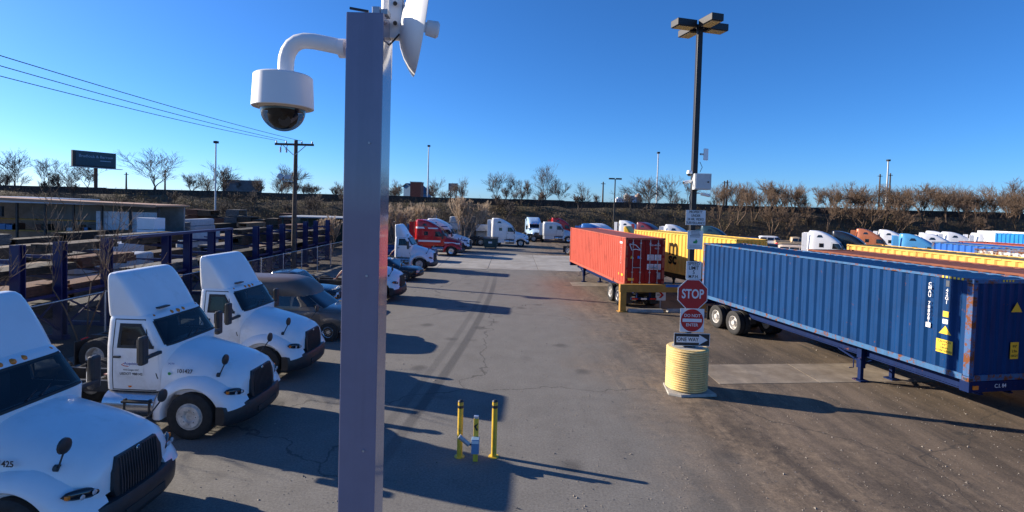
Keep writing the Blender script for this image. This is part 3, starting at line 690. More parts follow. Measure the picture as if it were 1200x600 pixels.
dB = Vector((-.197, .98, 0)).normalized(); blue_c = (11.53, 13.05)
c = container('long dark blue container with white number stencil, nearest on the right', blue_c, dB, P_BLUE, rail=P_BRAIL, postpaint=P_BPOST)
yd = -.013
for i, ch in enumerate('CMAU 788081'): 
    if ch != ' ': lettering(ch, .125, M_DECALW, c, (1.12, yd, 2.30-.103*i), (0, 1, 0), bold=.012)
pl = plate(c, 'check_digit_box', (1.06, yd-.006, 1.13), (1.19, yd-.002, 1.26), M_DECALW); lettering('2', .12, P_BLUE, pl, (1.125, yd, 1.195), (0, 1, 0))
for i, ch in enumerate('42G1'): lettering(ch, .125, M_DECALW, c, (.66, yd, 2.20-.105*i), (0, 1, 0), bold=.012)
plate(c, 'data_plate', (.61, yd-.006, 2.30), (.70, yd, 2.46), mat('dull metal plate', (.06, .07, .09), .5))
plate(c, 'yellow_placard', (.59, yd-.006, 1.5), (.74, yd, 1.65), M_DECALY)
plate(c, 'white_sticker', (.60, yd-.006, 1.32), (.74, yd, 1.44), M_DECALW)
tri = MB().prism([(.50, 1.05), (.82, 1.05), (.66, 1.27)], yd-.004, yd, 'y').build('warning_triangle', M_DECALY, c)
pl = plate(c, 'caution_placard', (.45, yd-.006, .55), (.88, yd, .90), M_DECALY)
for i, s_ in enumerate(('CAUTION', '9\'6"', 'HIGH', 'CONTAINER')): lettering(s_, .075, M_DECALK, pl, (.665, yd+.003, .845-.08*i), (0, 1, 0))
for i in range(6): plate(c, 'hazard_stripe', (.25+.10*i, -.005, CH-.066), (.30+.10*i, .004, CH-.012), M_DECALY)
MB().prism([(-1.55, 1.75), (-1.2, 1.75), (-1.38, 2.0)], -.013, -.009, 'x').build('warning_triangle', M_DECALY, c)
pl = plate(c, 'caution_placard', (-.014, -1.5, .55), (-.009, -1.24, .98), M_DECALY)
for i, s_ in enumerate(('9\'6"', '2.9m', 'HIGH')): lettering(s_, .09, M_DECALK, pl, (-.017, -1.37, .87-.12*i), (-1, 0, 0))
for i in range(4): plate(c, 'hazard_stripe', (-.004, -.95-.1*i, CH-.07), (.003, -.9-.1*i, CH-.02), M_DECALY)
t = chassis('blue skeletal trailer carrying the nearest dark blue container', blue_c, dB, P_CHB)
lettering('C.I. 84', .14, M_DECALW, t, (-.005, -1.0, 1.07), (-1, 0, 0))

dR = Vector((-.13, .99, 0)).normalized(); red_c = (6.03, 27.75)
c = container('red container with doors and locking bars facing the camera', red_c, dR, contpaint('shaded red door paint', (.30, .022, .018), .1), rail=P_REDR, doors_near=True, sidepaint=P_RED, roofpaint=contpaint('dull red roof paint', (.30, .10, .085), .35))  # shade on the door end painted as darker red, sunlit sides as paler red
lg_ = [(-.22, 2.25), (-.56, 2.2), (-.86, 1.92), (-.56, 1.98), (-.35, 1.92)]
ol = MB()
for a, b_ in zip(lg_, lg_[1:]+lg_[:1]): ol.bar((.005, a[0], a[1]), (.005, b_[0], b_[1]), .035, .01, up=(1, 0, 0))
ol.build('logo_outline', M_DECALW, c)
lettering('TRIU 402516', .115, M_DECALW, c, (.004, -1.62, 2.2), (-1, 0, 0), bold=.01); lettering('42G1', .12, M_DECALW, c, (.004, -1.75, 2.03), (-1, 0, 0))
for y in (-1.22, -1.63):
    for z in (1.4, .9):
        pl = plate(c, 'data_panel', (.004, y-.36, z), (.009, y, z+.30), M_DECALW)
        for q in range(4): plate(pl, 'print_line', (.001, y-.33, z+.04+.065*q), (.0035, y-.05-.03*(q % 2), z+.062+.065*q), P_RED)
MB().prism([(-.28, 1.48), (-.44, 1.48), (-.36, 1.64)], .004, .009, 'x').build('warning_triangle', M_DECALY, c)
plate(c, 'blue_sticker', (.004, -.80, 1.48), (.009, -.68, 1.62), mat('light blue decal', (.05, .22, .62), .5))
plate(c, 'yellow_placard', (.004, -.50, .30), (.009, -.16, .44), M_DECALY)
plate(c, 'vent_plate', (.004, -1.98, .40), (.012, -1.82, .75), M_GALV)
plate(c, 'white_sticker', (.55, -.019, 2.22), (.95, -.013, 2.33), M_DECALW)
for i, ch in enumerate('TRIU402516'): lettering(ch, .12, M_DECALW, c, (.72, yd, 2.1-.103*i), (0, 1, 0))
plate(c, 'yellow_placard', (.35, -.019, .5), (.6, -.013, .62), M_DECALY); plate(c, 'yellow_placard', (.95, -.019, .5), (1.05, -.013, .62), M_DECALY)
t = chassis('dark blue skeletal trailer under the red container', red_c, dR, P_CHB, front_near=False, legs=2.4)

dM = Vector((-.33, .944, 0)).normalized(); msc_c = (12.4, 29.0); ML = 10.3
c = container('yellow container with dark m and sc lettering beside the red one', msc_c, dM, P_MSC, rail=P_MSC, L_=ML)
M_MSC = mat('dark brown lettering', (.03, .02, .012), .9, spec=.05)
lettering('m', 1.6, M_MSC, c, (5.6, -.015, 1.68), (0, 1, 0), bold=.022, sx=.82); lettering('sc', 1.05, M_MSC, c, (5.65, -.015, .92), (0, 1, 0), bold=.03)
chassis('dark skeletal trailer under the yellow lettered container', msc_c, dM, P_CHK, front_near=False, legs=2.6, L_=ML)
dP = Vector((-.19, .98, 0)).normalized()
def place(far_left, d, **k): f = Vector((far_left[0], far_left[1], 0)); n = f-d*CL; return (n.x, n.y)
bc = place((12.75, 22.6), dB); container('brown container close behind the nearest blue one', bc, dB, P_BROWN); chassis('dark trailer under the brown container', bc, dB, P_CHK)
yc = place((17.35, 27.2), dP); container('ochre yellow container with a ribbed side behind the brown roof', yc, dP, P_YEL, roofpaint=P_OLIVE); chassis('dark trailer under the ochre yellow container', yc, dP, P_CHK)
gc = place((23.5, 26.7), dP); container('pale grey rust-streaked container right of the ochre yellow one', gc, dP, P_GREY, rail=P_BPOST); chassis('dark trailer under the pale grey container', gc, dP, P_CHK)
b2 = place((26.2, 32.8), dP); container('bright blue container between the pale grey and the rusty red ones', b2, dP, P_BLUE2, rail=P_BRAIL); chassis('dark trailer under the bright blue container', b2, dP, P_CHK)
r2 = place((29.4, 34.6), dP); container('rusty red container behind the bright blue one', r2, dP, contpaint('rusty red container paint', (.33, .07, .04), .6)); chassis('dark trailer under the rusty red container', r2, dP, P_CHK)
mt = place((50.5, 55.0), Vector((-.32, .95, 0)).normalized())
c = container('light blue container with white lettering and orange swoosh, far right', mt, Vector((-.32, .95, 0)).normalized(), contpaint('light blue container paint', (.02, .22, .55), .1), base=1.25)
lettering('Matson', 1.5, M_DECALW, c, (7.0, .02, 1.35), (0, 1, 0), bold=.03)
MB().tube([(8.6, .02, 1.95), (7.4, .02, 2.2), (5.6, .02, 2.0)], .07, 6).build('swoosh', M_AMBER, c)
chassis('dark trailer under the light blue lettered container', mt, Vector((-.32, .95, 0)).normalized(), P_CHK, base=1.25)
for (fx, fy, lab) in ((53.5, 60.5, 'white container roof showing behind the light blue lettered one'), (62.5, 60.5, 'white container at the far right edge of the yard')):
    q = place((fx, fy), dP); container(lab, q, dP, contpaint('white container paint', (.70, .70, .70), .1), base=1.35); chassis('dark trailer under the '+lab, q, dP, P_CHK, base=1.35)

# ------------------------------------------------------------------ vehicles
P_RTRUCK = mat('red truck paint', (.50, .012, .012), .25, var=.06, coat=.4); P_SILVER = mat('silver truck paint', (.60, .61, .62), .3, .2, var=.05, coat=.3)
P_LBLUE = mat('light blue truck paint', (.10, .36, .66), .28, var=.05, coat=.4); P_ORANGE = mat('copper truck paint', (.52, .17, .075), .3, .1, var=.06, coat=.3)
P_DARK = mat('black truck paint', (.014, .016, .022), .25, var=.1, coat=.5); P_NAVY = mat('navy truck paint', (.02, .05, .16), .25, var=.08, coat=.5)
P_YTRUCK = mat('yellow truck paint', (.72, .42, .03), .35, var=.06); P_MAROON = mat('maroon truck paint', (.11, .012, .02), .3, coat=.3)
P_TEAL = mat('dark teal truck paint', (.03, .075, .10), .3, coat=.3); P_BTRUCK = mat('blue truck paint', (.03, .14, .42), .3, coat=.3)
tractor('white day cab with roof fairing at the lower left edge, nearest of the row', (-5.75, 8.25), R(-2), decals='101425')
tractor('white day cab with door placard and hood number 101427, second in the row', (-5.75, 12.4), R(-2), decals='101427')
tractor('white day cab parked beside the brown van, third in the row', (-5.95, 16.15), R(-3))
car('taupe conversion van with a raised brown roof beside the white day cabs', (-5.9, 20.6), R(-3), mat('taupe van paint', (.115, .095, .083), .3, .2, var=.06, coat=.7), 'van', 'van', 'conversion_van', mat('brown van roof paint', (.115, .085, .07), .4), L_=5.6, Wd=1.0)
car('dark pickup parked behind the brown van by the fence', (-8.2, 25.6), R(-2), P_DARK, 'pickup', 'pickup', 'pickup_truck', L_=5.4)
tractor('white day cab half hidden behind the camera post', (-5.85, 28.9), R(-2))
car('old black sedan parked between two white day cabs', (-6.2, 36.2), R(-6), P_DARK, 'sedan', 'car', L_=4.9)
tractor('white day cab with tall roof fairing in front of the red sleeper truck', (-6.0, 42.2), R(-3))
car('dark blue pickup beside the red sleeper truck', (-6.9, 48.6), R(-3), P_NAVY, 'pickup', 'pickup', 'pickup_truck', L_=5.5)
tractor('red sleeper truck with white stripes', (-4.9, 54.3), R(-4), P_RTRUCK, True, stripe=M_DECALW)
tractor('white and navy sleeper truck just behind the red one', (-4.5, 59.0), R(-4), M_WHITE, True, stripe=P_NAVY)
tractor('white high-roof sleeper truck standing across the far end of the lane', (2.3, 68.8), R(0), M_WHITE, True)
tractor('pale blue sleeper truck facing the camera at the far end', (3.9, 79.3), R(-82), mat('pale blue truck paint', (.42, .58, .75), .3, coat=.3), True, roof=3.5)
tractor('silver mid-roof sleeper truck beside the far end of the red container', (9.6, 78.6), R(-5), P_SILVER, True, roof=3.05)
tractor('red cab showing behind the silver mid-roof truck', (11.2, 83.4), R(-5), P_RTRUCK, True, roof=3.4, rear=False)
def far_sleeper(px, py, z, h, label, paint, **k):
    rp = gnd(px, py, z); d = Vector((math.cos(R(h)), math.sin(R(h)), 0)); f = rp+d*5.0+Vector((d.y, -d.x, 0))*.95
    return tractor(label, (f.x, f.y), R(h), paint, True, roof=k.pop('roof', 3.64), detail=False, **k)
far_sleeper(684, 261.5, 3.64, -20, 'blue cab roof showing above the far end of the red container', P_BTRUCK, rear=False)
far_sleeper(701, 261.5, 3.64, -50, 'white rounded sleeper roof above the red container', M_WHITE)
far_sleeper(729, 258, 3.64, -30, 'white boxy sleeper behind the yellow cab', M_WHITE)
far_sleeper(752, 260, 3.64, -40, 'maroon cab roof behind the yellow cab', P_MAROON)
far_sleeper(780, 262.5, 3.64, -22, 'white sleeper truck roof left of the sign pole', M_WHITE)
far_sleeper(822, 266, 3.4, -25, 'dark teal truck cab right of the sign pole', P_TEAL, roof=3.4)
far_sleeper(948, 269.5, 3.64, -33, 'white sleeper truck above the nearest blue container roof', M_WHITE)
far_sleeper(976, 270, 3.64, -38, 'black sleeper truck between the white and the copper trucks', P_DARK)
far_sleeper(1003, 267.5, 3.64, -35, 'copper orange sleeper truck with dark roof cap', P_ORANGE, roofpaint=P_DARK)
far_sleeper(1029, 268.5, 3.64, -35, 'white sleeper truck between the copper and light blue trucks', M_WHITE)
far_sleeper(1052, 273, 3.64, -33, 'light blue sleeper truck with navy roof cap', P_LBLUE, roofpaint=P_NAVY)
far_sleeper(1075, 272.5, 3.64, -33, 'white sleeper truck right of the light blue one', M_WHITE)
far_sleeper(1083, 270, 3.64, -30, 'white sleeper truck in the back row left of the gap', M_WHITE)
far_sleeper(1101, 271, 3.64, -28, 'white sleeper truck in the back row nearest the gap', M_WHITE)
far_sleeper(1135, 272.3, 3.64, -25, 'white sleeper truck left of the light blue lettered container', M_WHITE)
yb = gnd(735, 265, 3.55); tractor('yellow day cab above the roof of the red container', (yb.x+2.6, yb.y-1.9), R(-30), P_YTRUCK, detail=False)
car('pale blue van right of the dark teal truck', (31.5, 73.5), R(-35), mat('pale blue van paint', (.30, .48, .62), .35), 'van', 'van', 'parked_van', L_=5.6, Wd=1.0)
def far_car(px, py, z, h, label, paint, kind, **k):
    p = gnd(px, py, z); d = Vector((math.cos(R(h)), math.sin(R(h)), 0)); f = p+d*3.8
    return car(label, (f.x, f.y), R(h), paint, kind, 'pickup' if kind == 'pickup' else 'car', 'pickup_truck' if kind == 'pickup' else 'parked_car', **k)
far_car(895, 276, 1.8, -20, 'white off-road wagon behind the blue container', mat('white car paint', (.76, .76, .76), .3, coat=.3), 'suv')
far_car(922, 277, 1.86, -20, 'tan pickup behind the blue container', mat('tan car paint', (.48, .36, .22), .35, coat=.3), 'pickup', L_=5.4)
far_car(920, 286.5, 1.8, -25, 'beige wagon just above the blue container roof', mat('beige car paint', (.62, .50, .40), .35, coat=.3), 'suv')
far_car(872, 277.5, 1.8, -20, 'dark wagon left of the white off-road wagon', P_NAVY, 'suv')
far_car(855, 276.5, 1.8, -20, 'black wagon right of the pale blue van', P_DARK, 'suv')
far_car(893, 284.5, 1.5, -25, 'dark sedan left of the beige wagon', P_DARK, 'sedan')

# ------------------------------------------------------------------ dumpster
dp = gnd(575, 291); t = thing('dumpster', 'small dark green dumpster in front of the white high-roof sleeper', 'dumpster', (dp.x, dp.y+.3, 0), R(-4))
MG = mat('dumpster paint', (.03, .07, .07), .5, var=.2, rust=.2, dirt=.3)
MB().loft([[(-.75, -.5, .1), (.75, -.5, .1), (.75, .5, .1), (-.75, .5, .1)], [(-.85, -.62, 1.15), (.85, -.62, 1.15), (.85, .62, 1.3), (-.85, .62, 1.3)]]).build('bin', MG, t, bevel=.02)
MB().loft([[(-.88, -.66, 1.16), (.88, -.66, 1.16), (.88, .66, 1.31), (-.88, .66, 1.31)], [(-.88, -.66, 1.22), (.88, -.66, 1.22), (.88, .66, 1.37), (-.88, .66, 1.37)]]).build('lid', M_BLACK, t, bevel=.015)
for sx in (-1, 1):
    MB().span((sx*.8, -.25, .55), (sx*.98, .25, .72)).build('fork_pocket', MG, t)
    for sy in (-1, 1): MB().lathe([(.04, -.03), (.06, -.025), (.06, .025), (.04, .03)], (sx*.6, sy*.4, .06), 'y', 12).build('caster', M_BLACK, t)
plate(t, 'notice_sticker', (-.25, -.60, .62), (.2, -.585, .85), M_DECALW)

# ------------------------------------------------------------------ yellow steel barrier, wheel stops, arrow sign
P_BAR = mat('worn ochre steel paint', (.42, .22, .04), .6, var=.2, rust=.25)
b0 = Vector((5.72, 27.0, 0)); bd = Vector((.985, .13, 0)).normalized()
t = thing('steel_barrier', 'ochre steel beam barrier on posts in front of the red container', 'barrier', b0, math.atan2(bd.y, bd.x))
MB().span((-.1, -.12, 1.02), (4.6, .12, 1.42)).build('beam', P_BAR, t, bevel=.015)
for x in (.08, 4.42):
    po = MB().span((x-.16, -.14, 0), (x+.16, .10, 1.02)).build('post', P_BAR, t, bevel=.015)
    MB().span((x-.24, -.22, 0), (x+.24, .18, .03)).build('base_plate', P_BAR, po)
MB().span((2.35, -.128, 1.30), (3.5, -.1215, 1.424)).build('blue_tape', mat('blue tape', (.03, .16, .48), .5), t)
for i, x in enumerate((6.05, 8.15)):
    p = Vector((x+.95, 26.85+.13*x-.62, 0))
    MB().loft([[(-.93, -.14, 0), (.93, -.14, 0), (.93, .14, 0), (-.93, .14, 0)], [(-.93, -.13, .06), (.93, -.13, .06), (.93, .13, .06), (-.93, .13, .06)], [(-.9, -.07, .17), (.9, -.07, .17), (.9, .07, .17), (-.9, .07, .17)]]).build('wheel_stop', M_CONC, None, bevel=.012, label=('concrete wheel stop under the left end of the ochre barrier', 'concrete wheel stop right of the first, under the ochre barrier')[i], cat='wheel stop', loc=p, rot=(0, 0, R(6)))
t = thing('arrow_sign', 'small white sign with red chevron arrow under the ochre barrier', 'sign', (8.12, 28.25, 0), R(5))
MB().span((-.28, -.012, .42), (.28, 0, 1.0)).build('panel', M_DECALW, t)
for q in (0,): MB().prism([(-.12, .55), (.02, .55), (.17, .71), (.02, .87), (-.12, .87), (.03, .71)], -.017, -.0135, 'y').build('chevron', M_REDLENS, t)
MB().span((-.2, -.017, .69), (-.03, -.0135, .73)).build('arrow_shaft', M_DECALK, t)
MB().span((-.03, .001, 0), (.03, .05, .98)).build('stake', M_GALV, t)

# ------------------------------------------------------------------ light pole in its ribbed yellow base, with signs
bp_ = Vector((5.28, 15.42, 0)); Yp = 15.42
M_YRIB = mat('worn yellow pipe paint', (.76, .56, .24), .6, var=.1, scale=5, rust=.1, streak=.18, dirt=.18, dirtcol=(.30, .21, .10))
t = thing('pole_base', 'ribbed yellow concrete-filled pipe around the light pole', 'barrier', bp_)
pr = [(.55, .09)]
nr = 18
for i in range(nr):
    z = .10+i*1.19/nr; q = 1.19/nr; pr += [(.545, z), (.600, z+q*.3), (.600, z+q*.6), (.545, z+q*.9)]
pr += [(.56, 1.30), (.52, 1.30)]
MB().lathe(pr, n=48).build('ribbed_pipe', M_YRIB, t, 60)
MB().lathe([(.53, 1.2), (.525, 1.285), (.45, 1.30), (.2, 1.31)], n=40).build('concrete_fill', M_CONC, t, 60)
t2 = MB().loft([[(-.72, -.42, 0), (-.42, -.64, 0), (.66, -.60, 0), (.60, .4, 0), (-.5, .5, 0)], [(-.71, -.41, .06), (-.42, -.62, .075), (.65, -.58, .08), (.59, .4, .075), (-.5, .49, .06)]]).build('base_slab', M_CONC, None, bevel=.012, label='thin pale concrete slab under the ribbed yellow pole base', cat='slab', loc=bp_, rot=(0, 0, R(6)))
M_BRONZE = mat('dark bronze pole paint', (.022, .02, .02), .45, .2, var=.2)
LP = thing('light_pole', 'tall dark square light pole with four box lamp heads', 'light pole', (bp_.x, bp_.y, 1.31), R(3))
PH = atY(823, 30, Yp).z-1.31
MB().span((-.075, -.075, 0), (.075, .075, PH)).build('pole', M_BRONZE, LP, bevel=.01)
MB().span((-.17, -.17, 0), (.17, .17, .03)).build('base_plate', M_BRONZE, LP)
for k_ in range(4):
    a = R(12+90*k_); dd = Vector((math.cos(a), math.sin(a), 0)); nn = Vector((-dd.y, dd.x, 0))
    rot = Matrix.Rotation(a, 3, 'Z')
    hd = MB().box(dd*.52+Vector((0, 0, PH-.02)), (.62, .38, .2), rot).build('lamp_head', M_BRONZE, LP, bevel=.015)
    MB().box(dd*.15+Vector((0, 0, PH-.02)), (.16, .08, .08), rot).build('arm', M_BRONZE, hd)
    MB().box(dd*.53+Vector((0, 0, PH-.125)), (.5, .3, .015), rot).build('lens', mat('lamp lens', (.25, .22, .18), .2), hd)
lz = lambda py: atY(815, py, Yp).z
def on_pole(px, py, dy=-.09): p = atY(px, py, Yp+dy); return p
# control box on the pole with cameras
p = on_pole(820, 213); t = thing('control_box', 'pale grey control box strapped to the light pole', 'box', (p.x, p.y-.05, p.z-.24), R(-8))
MB().span((-.22, -.3, 0), (.24, .02, .46)).build('cabinet', mat('grey cabinet paint', (.55, .56, .56), .45), t, bevel=.012)
MB().span((-.19, -.312, .03), (.21, -.302, .43)).build('door', mat('grey cabinet paint', (.55, .56, .56), .45), t, bevel=.006)
MB().lathe([(.02, -.02), (.025, .01), (.01, .02)], (.15, -.325, .22), 'y', 10).build('lock', M_BLACK, t)
for px, py, s, lab in ((808, 203, -1, 'small white dome camera above the control box'), (806, 213, -1, 'small white bullet camera left of the control box'), (825, 228, 1, 'small white bullet camera under the control box')):
    p = on_pole(px, py, -.12); c_ = thing('security_camera', lab, 'camera', p)
    if 'dome' in lab:
        MB().lathe([(.02, .09), (.07, .08), (.085, .0), (.08, -.02)], n=18).build('housing', M_WHITE, c_, 50); MB().lathe([(.07, -.021), (.06, -.06), (.03, -.085), (.005, -.09)], n=18).build('dome', M_GLASS, c_, 60)
    else:
        MB().cyl((s*.14, -.06, -.03), (-s*.1, .0, .02), .045, n=12).build('housing', M_WHITE, c_, 40); MB().cyl((s*.15, -.065, -.034), (s*.138, -.06, -.03), .036, n=12).build('lens', M_BLACK, c_, 40)
    MB().bar((-s*.02, 0, .02), (Vector((bp_.x+s*.078, bp_.y, p.z+.04))-p), .03).build('bracket', M_WHITE, c_)
p = on_pole(826, 181, 0); c_ = thing('panel_antenna', 'small white panel antenna high on the light pole', 'antenna', p, R(20))
MB().span((-.06, -.05, -.17), (.09, .0, .17)).build('panel', M_WHITE, c_, bevel=.015); MB().bar((-.05, 0, 0), (-.16, 0, 0), .05).build('bracket', M_GALV, c_)
t = thing('power_cable', 'thin black cable looping down the light pole', 'cable', (bp_.x, bp_.y, 0))
MB().tube([(.12, -.1, lz(190)), (.2, -.08, lz(196)), (.13, -.1, lz(202))], .008, 6).build('loop', M_BLACK, t); MB().tube([(-.1, -.1, lz(225)), (-.15, -.1, lz(232)), (-.1, -.1, lz(240)), (-.13, -.1, lz(246))], .014, 6).build('loop', M_BLACK, t)
# signs
M_SIGN = mat('white sign face', (.72, .73, .74), .4, var=.04); M_SRED = mat('sign red', (.46, .012, .016), .4, var=.06); M_SBACK = mat('aluminium sign back', (.5, .5, .5), .4, .6)
def sign(name, label, px0, px1, py0, py1, shape='rect', dy=-.10, face=M_SIGN):
    a, b_ = on_pole(px0, py0, dy), on_pole(px1, py1, dy); w, h = (b_.x-a.x), (a.z-b_.z); p = (a+b_)/2
    t = thing(name, label, 'sign', (p.x, p.y, p.z-h/2)); cz = h/2
    if shape == 'rect': MB().span((-w/2, 0, 0), (w/2, .006, h)).build('panel', face, t, bevel=.002)
    else:
        poly = [(w/2/math.cos(R(22.5))*math.cos(R(22.5+45*i)), cz+w/2/math.cos(R(22.5))*math.sin(R(22.5+45*i))) for i in range(8)]
        MB().prism(poly, 0, .006).build('panel', face, t)
        MB().prism([(x*.945, cz+(z-cz)*.945) for x, z in poly], -.0045, -.0025).build('red_face', M_SRED, t)
    MB().span((-.05, .0075, cz-.05), (.05, .0235, cz+.05)).build('bolt_plate', M_GALV, t)
    return t, w, h, cz
def st(t, s_, size, z, m=M_DECALK, x=0, y=-.009, **k): lettering(s_, size, m, t, (x, y, z), (0, -1, 0), **k)
t, w, h, cz = sign('notice_sign', 'white notice sign about video surveillance, topmost on the light pole', 804, 826.5, 246, 264)
for i, s_ in enumerate(('PROPERTY', 'UNDER', '24 HR. VIDEO', 'SURVEILLANCE')): st(t, s_, .105, h*.87-i*h*.245, y=-.004, bold=.006, sx=.76)
t, w, h, cz = sign('notice_sign', 'small white sign with green hand symbol below the surveillance notice', 806, 823.3, 270, 292.5)
rnd = random.Random(4)
for i in range(5): MB().span((-w*.36*rnd.uniform(.7, 1), -.004, h*(.93-.07*i)), (w*.36*rnd.uniform(.7, 1), -.001, h*(.955-.07*i))).build('print_line', M_DECALK, t)
for i in range(4): MB().span((-w*.40*rnd.uniform(.8, 1), -.004, h*(.22-.05*i)), (w*.40*rnd.uniform(.8, 1), -.001, h*(.235-.05*i))).build('print_line', mat('grey print', (.25, .27, .3), .5), t)
MB().prism([(-.05, h*.32), (.05, h*.32), (.07, h*.42), (.04, h*.52), (.02, h*.56), (.0, h*.45), (-.06, h*.42)], -.004, -.001).build('green_symbol', mat('green decal', (.03, .28, .08), .5), t)
t, w, h, cz = sign('speed_limit_sign', 'white speed limit 5 sign above the stop sign', 804.5, 821.5, 306, 327.5)
for s_, z_, q in (('SPEED', .86, .145), ('LIMIT', .62, .145), ('5', .38, .16), ('M.P.H.', .14, .13)): st(t, s_, q, h*z_, y=-.004, bold=.006, sx=.86)
t, w, h, cz = sign('stop_sign', 'red octagonal stop sign on the light pole', 794.8, 828.6, 328, 361.8, 'oct', dy=-.13)
st(t, 'STOP', .375, cz, M_SIGN, sx=.72, bold=.022, y=-.0075)
t, w, h, cz = sign('do_not_enter_sign', 'square do not enter sign with red disc below the stop sign', 797.5, 824.5, 361.3, 389.5)
MB().lathe([(.0, -.0035), (w*.47, -.0035), (w*.47, -.0015)], (0, 0, cz), 'y', 36).build('red_disc', M_SRED, t)
MB().span((-w*.4, -.0075, cz-h*.07), (w*.4, -.0055, cz+h*.07)).build('white_bar', M_SIGN, t)
st(t, 'DO NOT', .125, cz+h*.2, M_SIGN, sx=.95, bold=.01, y=-.0075); st(t, 'ENTER', .125, cz-h*.2, M_SIGN, sx=.95, bold=.01, y=-.0075)
t, w, h, cz = sign('one_way_sign', 'black one way sign with white arrow pointing right, lowest on the pole', 790, 831.5, 390, 406, dy=-.14, face=M_SIGN)
MB().span((-w*.485, -.004, h*.04), (w*.485, -.0015, h*.96)).build('black_face', M_DECALK, t)
MB().prism([(-w*.43, h*.27), (w*.2, h*.27), (w*.2, h*.1), (w*.44, h*.5), (w*.2, h*.9), (w*.2, h*.73), (-w*.43, h*.73)], -.008, -.006).build('arrow', M_SIGN, t)
st(t, 'ONE WAY', .155, h*.5, M_DECALK, -.12, y=-.0115, sx=.86, bold=.012)

# ------------------------------------------------------------------ bollards and reader post in the foreground
M_BOL = mat('yellow bollard paint', (.72, .46, .04), .5, var=.12, scale=9, rust=.2, rustcol=(.08, .06, .04), dirt=.35, streak=.2)
for px, lab in ((538.5, 'yellow bollard with black cap, left of the pair'), (578.5, 'yellow bollard with black cap, right of the pair')):
    q = gnd(px, 535); zt = atY(px, 469, q.y).z
    t = thing('bollard', lab, 'bollard', (q.x, q.y, 0))
    MB().lathe([(.058, 0), (.058, zt-.03)], n=20).build('post', M_BOL, t, 40)
    MB().lathe([(.060, zt-.03), (.058, zt-.01), (.03, zt+.01), (.005, zt+.014)], n=20).build('cap', M_BLACK, t, 50)
    MB().lathe([(.0595, zt-.16), (.0605, zt-.155), (.0605, zt-.105), (.0595, zt-.10)], n=20).build('band', M_BLACK, t, 40)
    MB().lathe([(.11, 0), (.11, .012), (.05, .012)], n=20).build('base_plate', M_BOL, t, 40)
q = gnd(557, 540); zt = atY(558, 487, q.y).z
t = thing('reader_post', 'short yellow and black post with blue-grey reader box between the bollards', 'post', (q.x, q.y, 0))
MB().span((-.05, -.04, 0), (.05, .04, zt-.05)).build('post', M_BOL, t, bevel=.008)
MB().span((-.048, -.038, zt-.05), (.048, .038, zt)).build('clear_cap', M_LENS, t, bevel=.006)
MB().prism([(-.045, zt-.2), (.045, zt-.14), (.0, zt-.22), (.045, zt-.29), (.01, zt-.3), (-.045, zt-.22)], -.044, -.041).build('black_mark', M_DECALK, t)
bx_ = MB().span((-.08, -.2, zt-.72), (.08, -.041, zt-.42)).build('reader_box', mat('blue grey box paint', (.16, .27, .42), .45), t, bevel=.01)
MB().span((-.07, -.207, zt-.50), (.07, -.2005, zt-.44)).build('label_strip', M_DECALW, bx_)
p0 = Vector((-.33, -.18, zt-.36)); p1 = Vector((-.12, -.2, zt-.52))
bc_ = MB().cyl(p0, p1, .05, n=14).build('camera_barrel', M_GALV, t, 40); MB().bar(p1, (-.06, -.12, zt-.55), .03).build('camera_arm', M_BLACK, bc_)

# ------------------------------------------------------------------ camera post close to the viewer
M_POST = mat('lavender grey post paint', (.19, .18, .255), .17, .0, var=.06, scale=6, coat=.6, streak=.07)
pa, pb = atY(404.2, 94, 1.98), atY(448.3, 94, 1.98); wq = pb.x-pa.x; ptop = atY(427, 14, 1.98).z
t = thing('camera_post', 'tall lavender grey square steel post close to the viewer', 'post', ((pa.x+pb.x)/2, 1.98+wq/2, 0))
MB().span((-wq/2, -wq/2, 0), (wq/2, wq/2, ptop)).build('tube', M_POST, t, bevel=.004)
MB().span((-wq/2-.06, -wq/2-.06, 0), (wq/2+.06, wq/2+.06, .02)).build('base_plate', M_POST, t)
for z_ in (4.35, 5.02, 5.52): MB().cyl((wq*.18, -wq/2-.004, z_), (wq*.18, -wq/2+.004, z_), .0045, n=8).build('rivet', M_GALV, t)
cpx, cpy = (pa.x+pb.x)/2, 1.98+wq/2
P2 = lambda px, py, Y=2.05: atY(px, py, Y)
M_CAMW = mat('white camera housing', (.78, .77, .76), .4, var=.02)
t = thing('security_camera', 'large white dome camera hanging from a curved arm on the post', 'camera', P2(404, 57))
o0 = P2(404, 57); rel = lambda px, py, Y=2.05: P2(px, py, Y)-o0
MB().tube([rel(*q) for q in ((405, 57), (392, 53.5), (380, 51), (368, 48.6), (357, 47.8), (349, 49.5), (342.5, 54), (338, 61), (335.6, 69), (335, 78), (335, 92))], .0295, 18).build('arm', M_CAMW, t, 60)
hc_ = rel(332, 108)
MB().lathe([(.03, .066), (.100, .064), (.107, .058), (.113, -.060), (.110, -.062), (.106, -.05), (.06, -.045)], hc_, n=40).build('housing', M_CAMW, t, 40)
MB().lathe([(.090, -.044), (.093, -.058), (.085, -.066), (.06, -.068)], hc_, n=36).build('collar', mat('cream collar plastic', (.55, .47, .38), .5), t, 40)
MB().lathe([(.082, -.0685)]+[(.082*math.cos(R(a)), -.0685-.082*math.sin(R(a))) for a in range(6, 91, 7)], hc_, n=40, cap=False).build('dome', M_DOME, t, 60)
eye = MB().lathe([(.002, -.03), (.03, -.04), (.052, -.07), (.056, -.09), (.05, -.115), (.03, -.136), (.003, -.142)], hc_, n=24).build('camera_eye', M_BLACK, t, 60)
MB().cyl(hc_+Vector((.02, -.03, -.105)), hc_+Vector((.032, -.058, -.118)), .022, n=18).build('lens', M_GLASS, eye, 40)
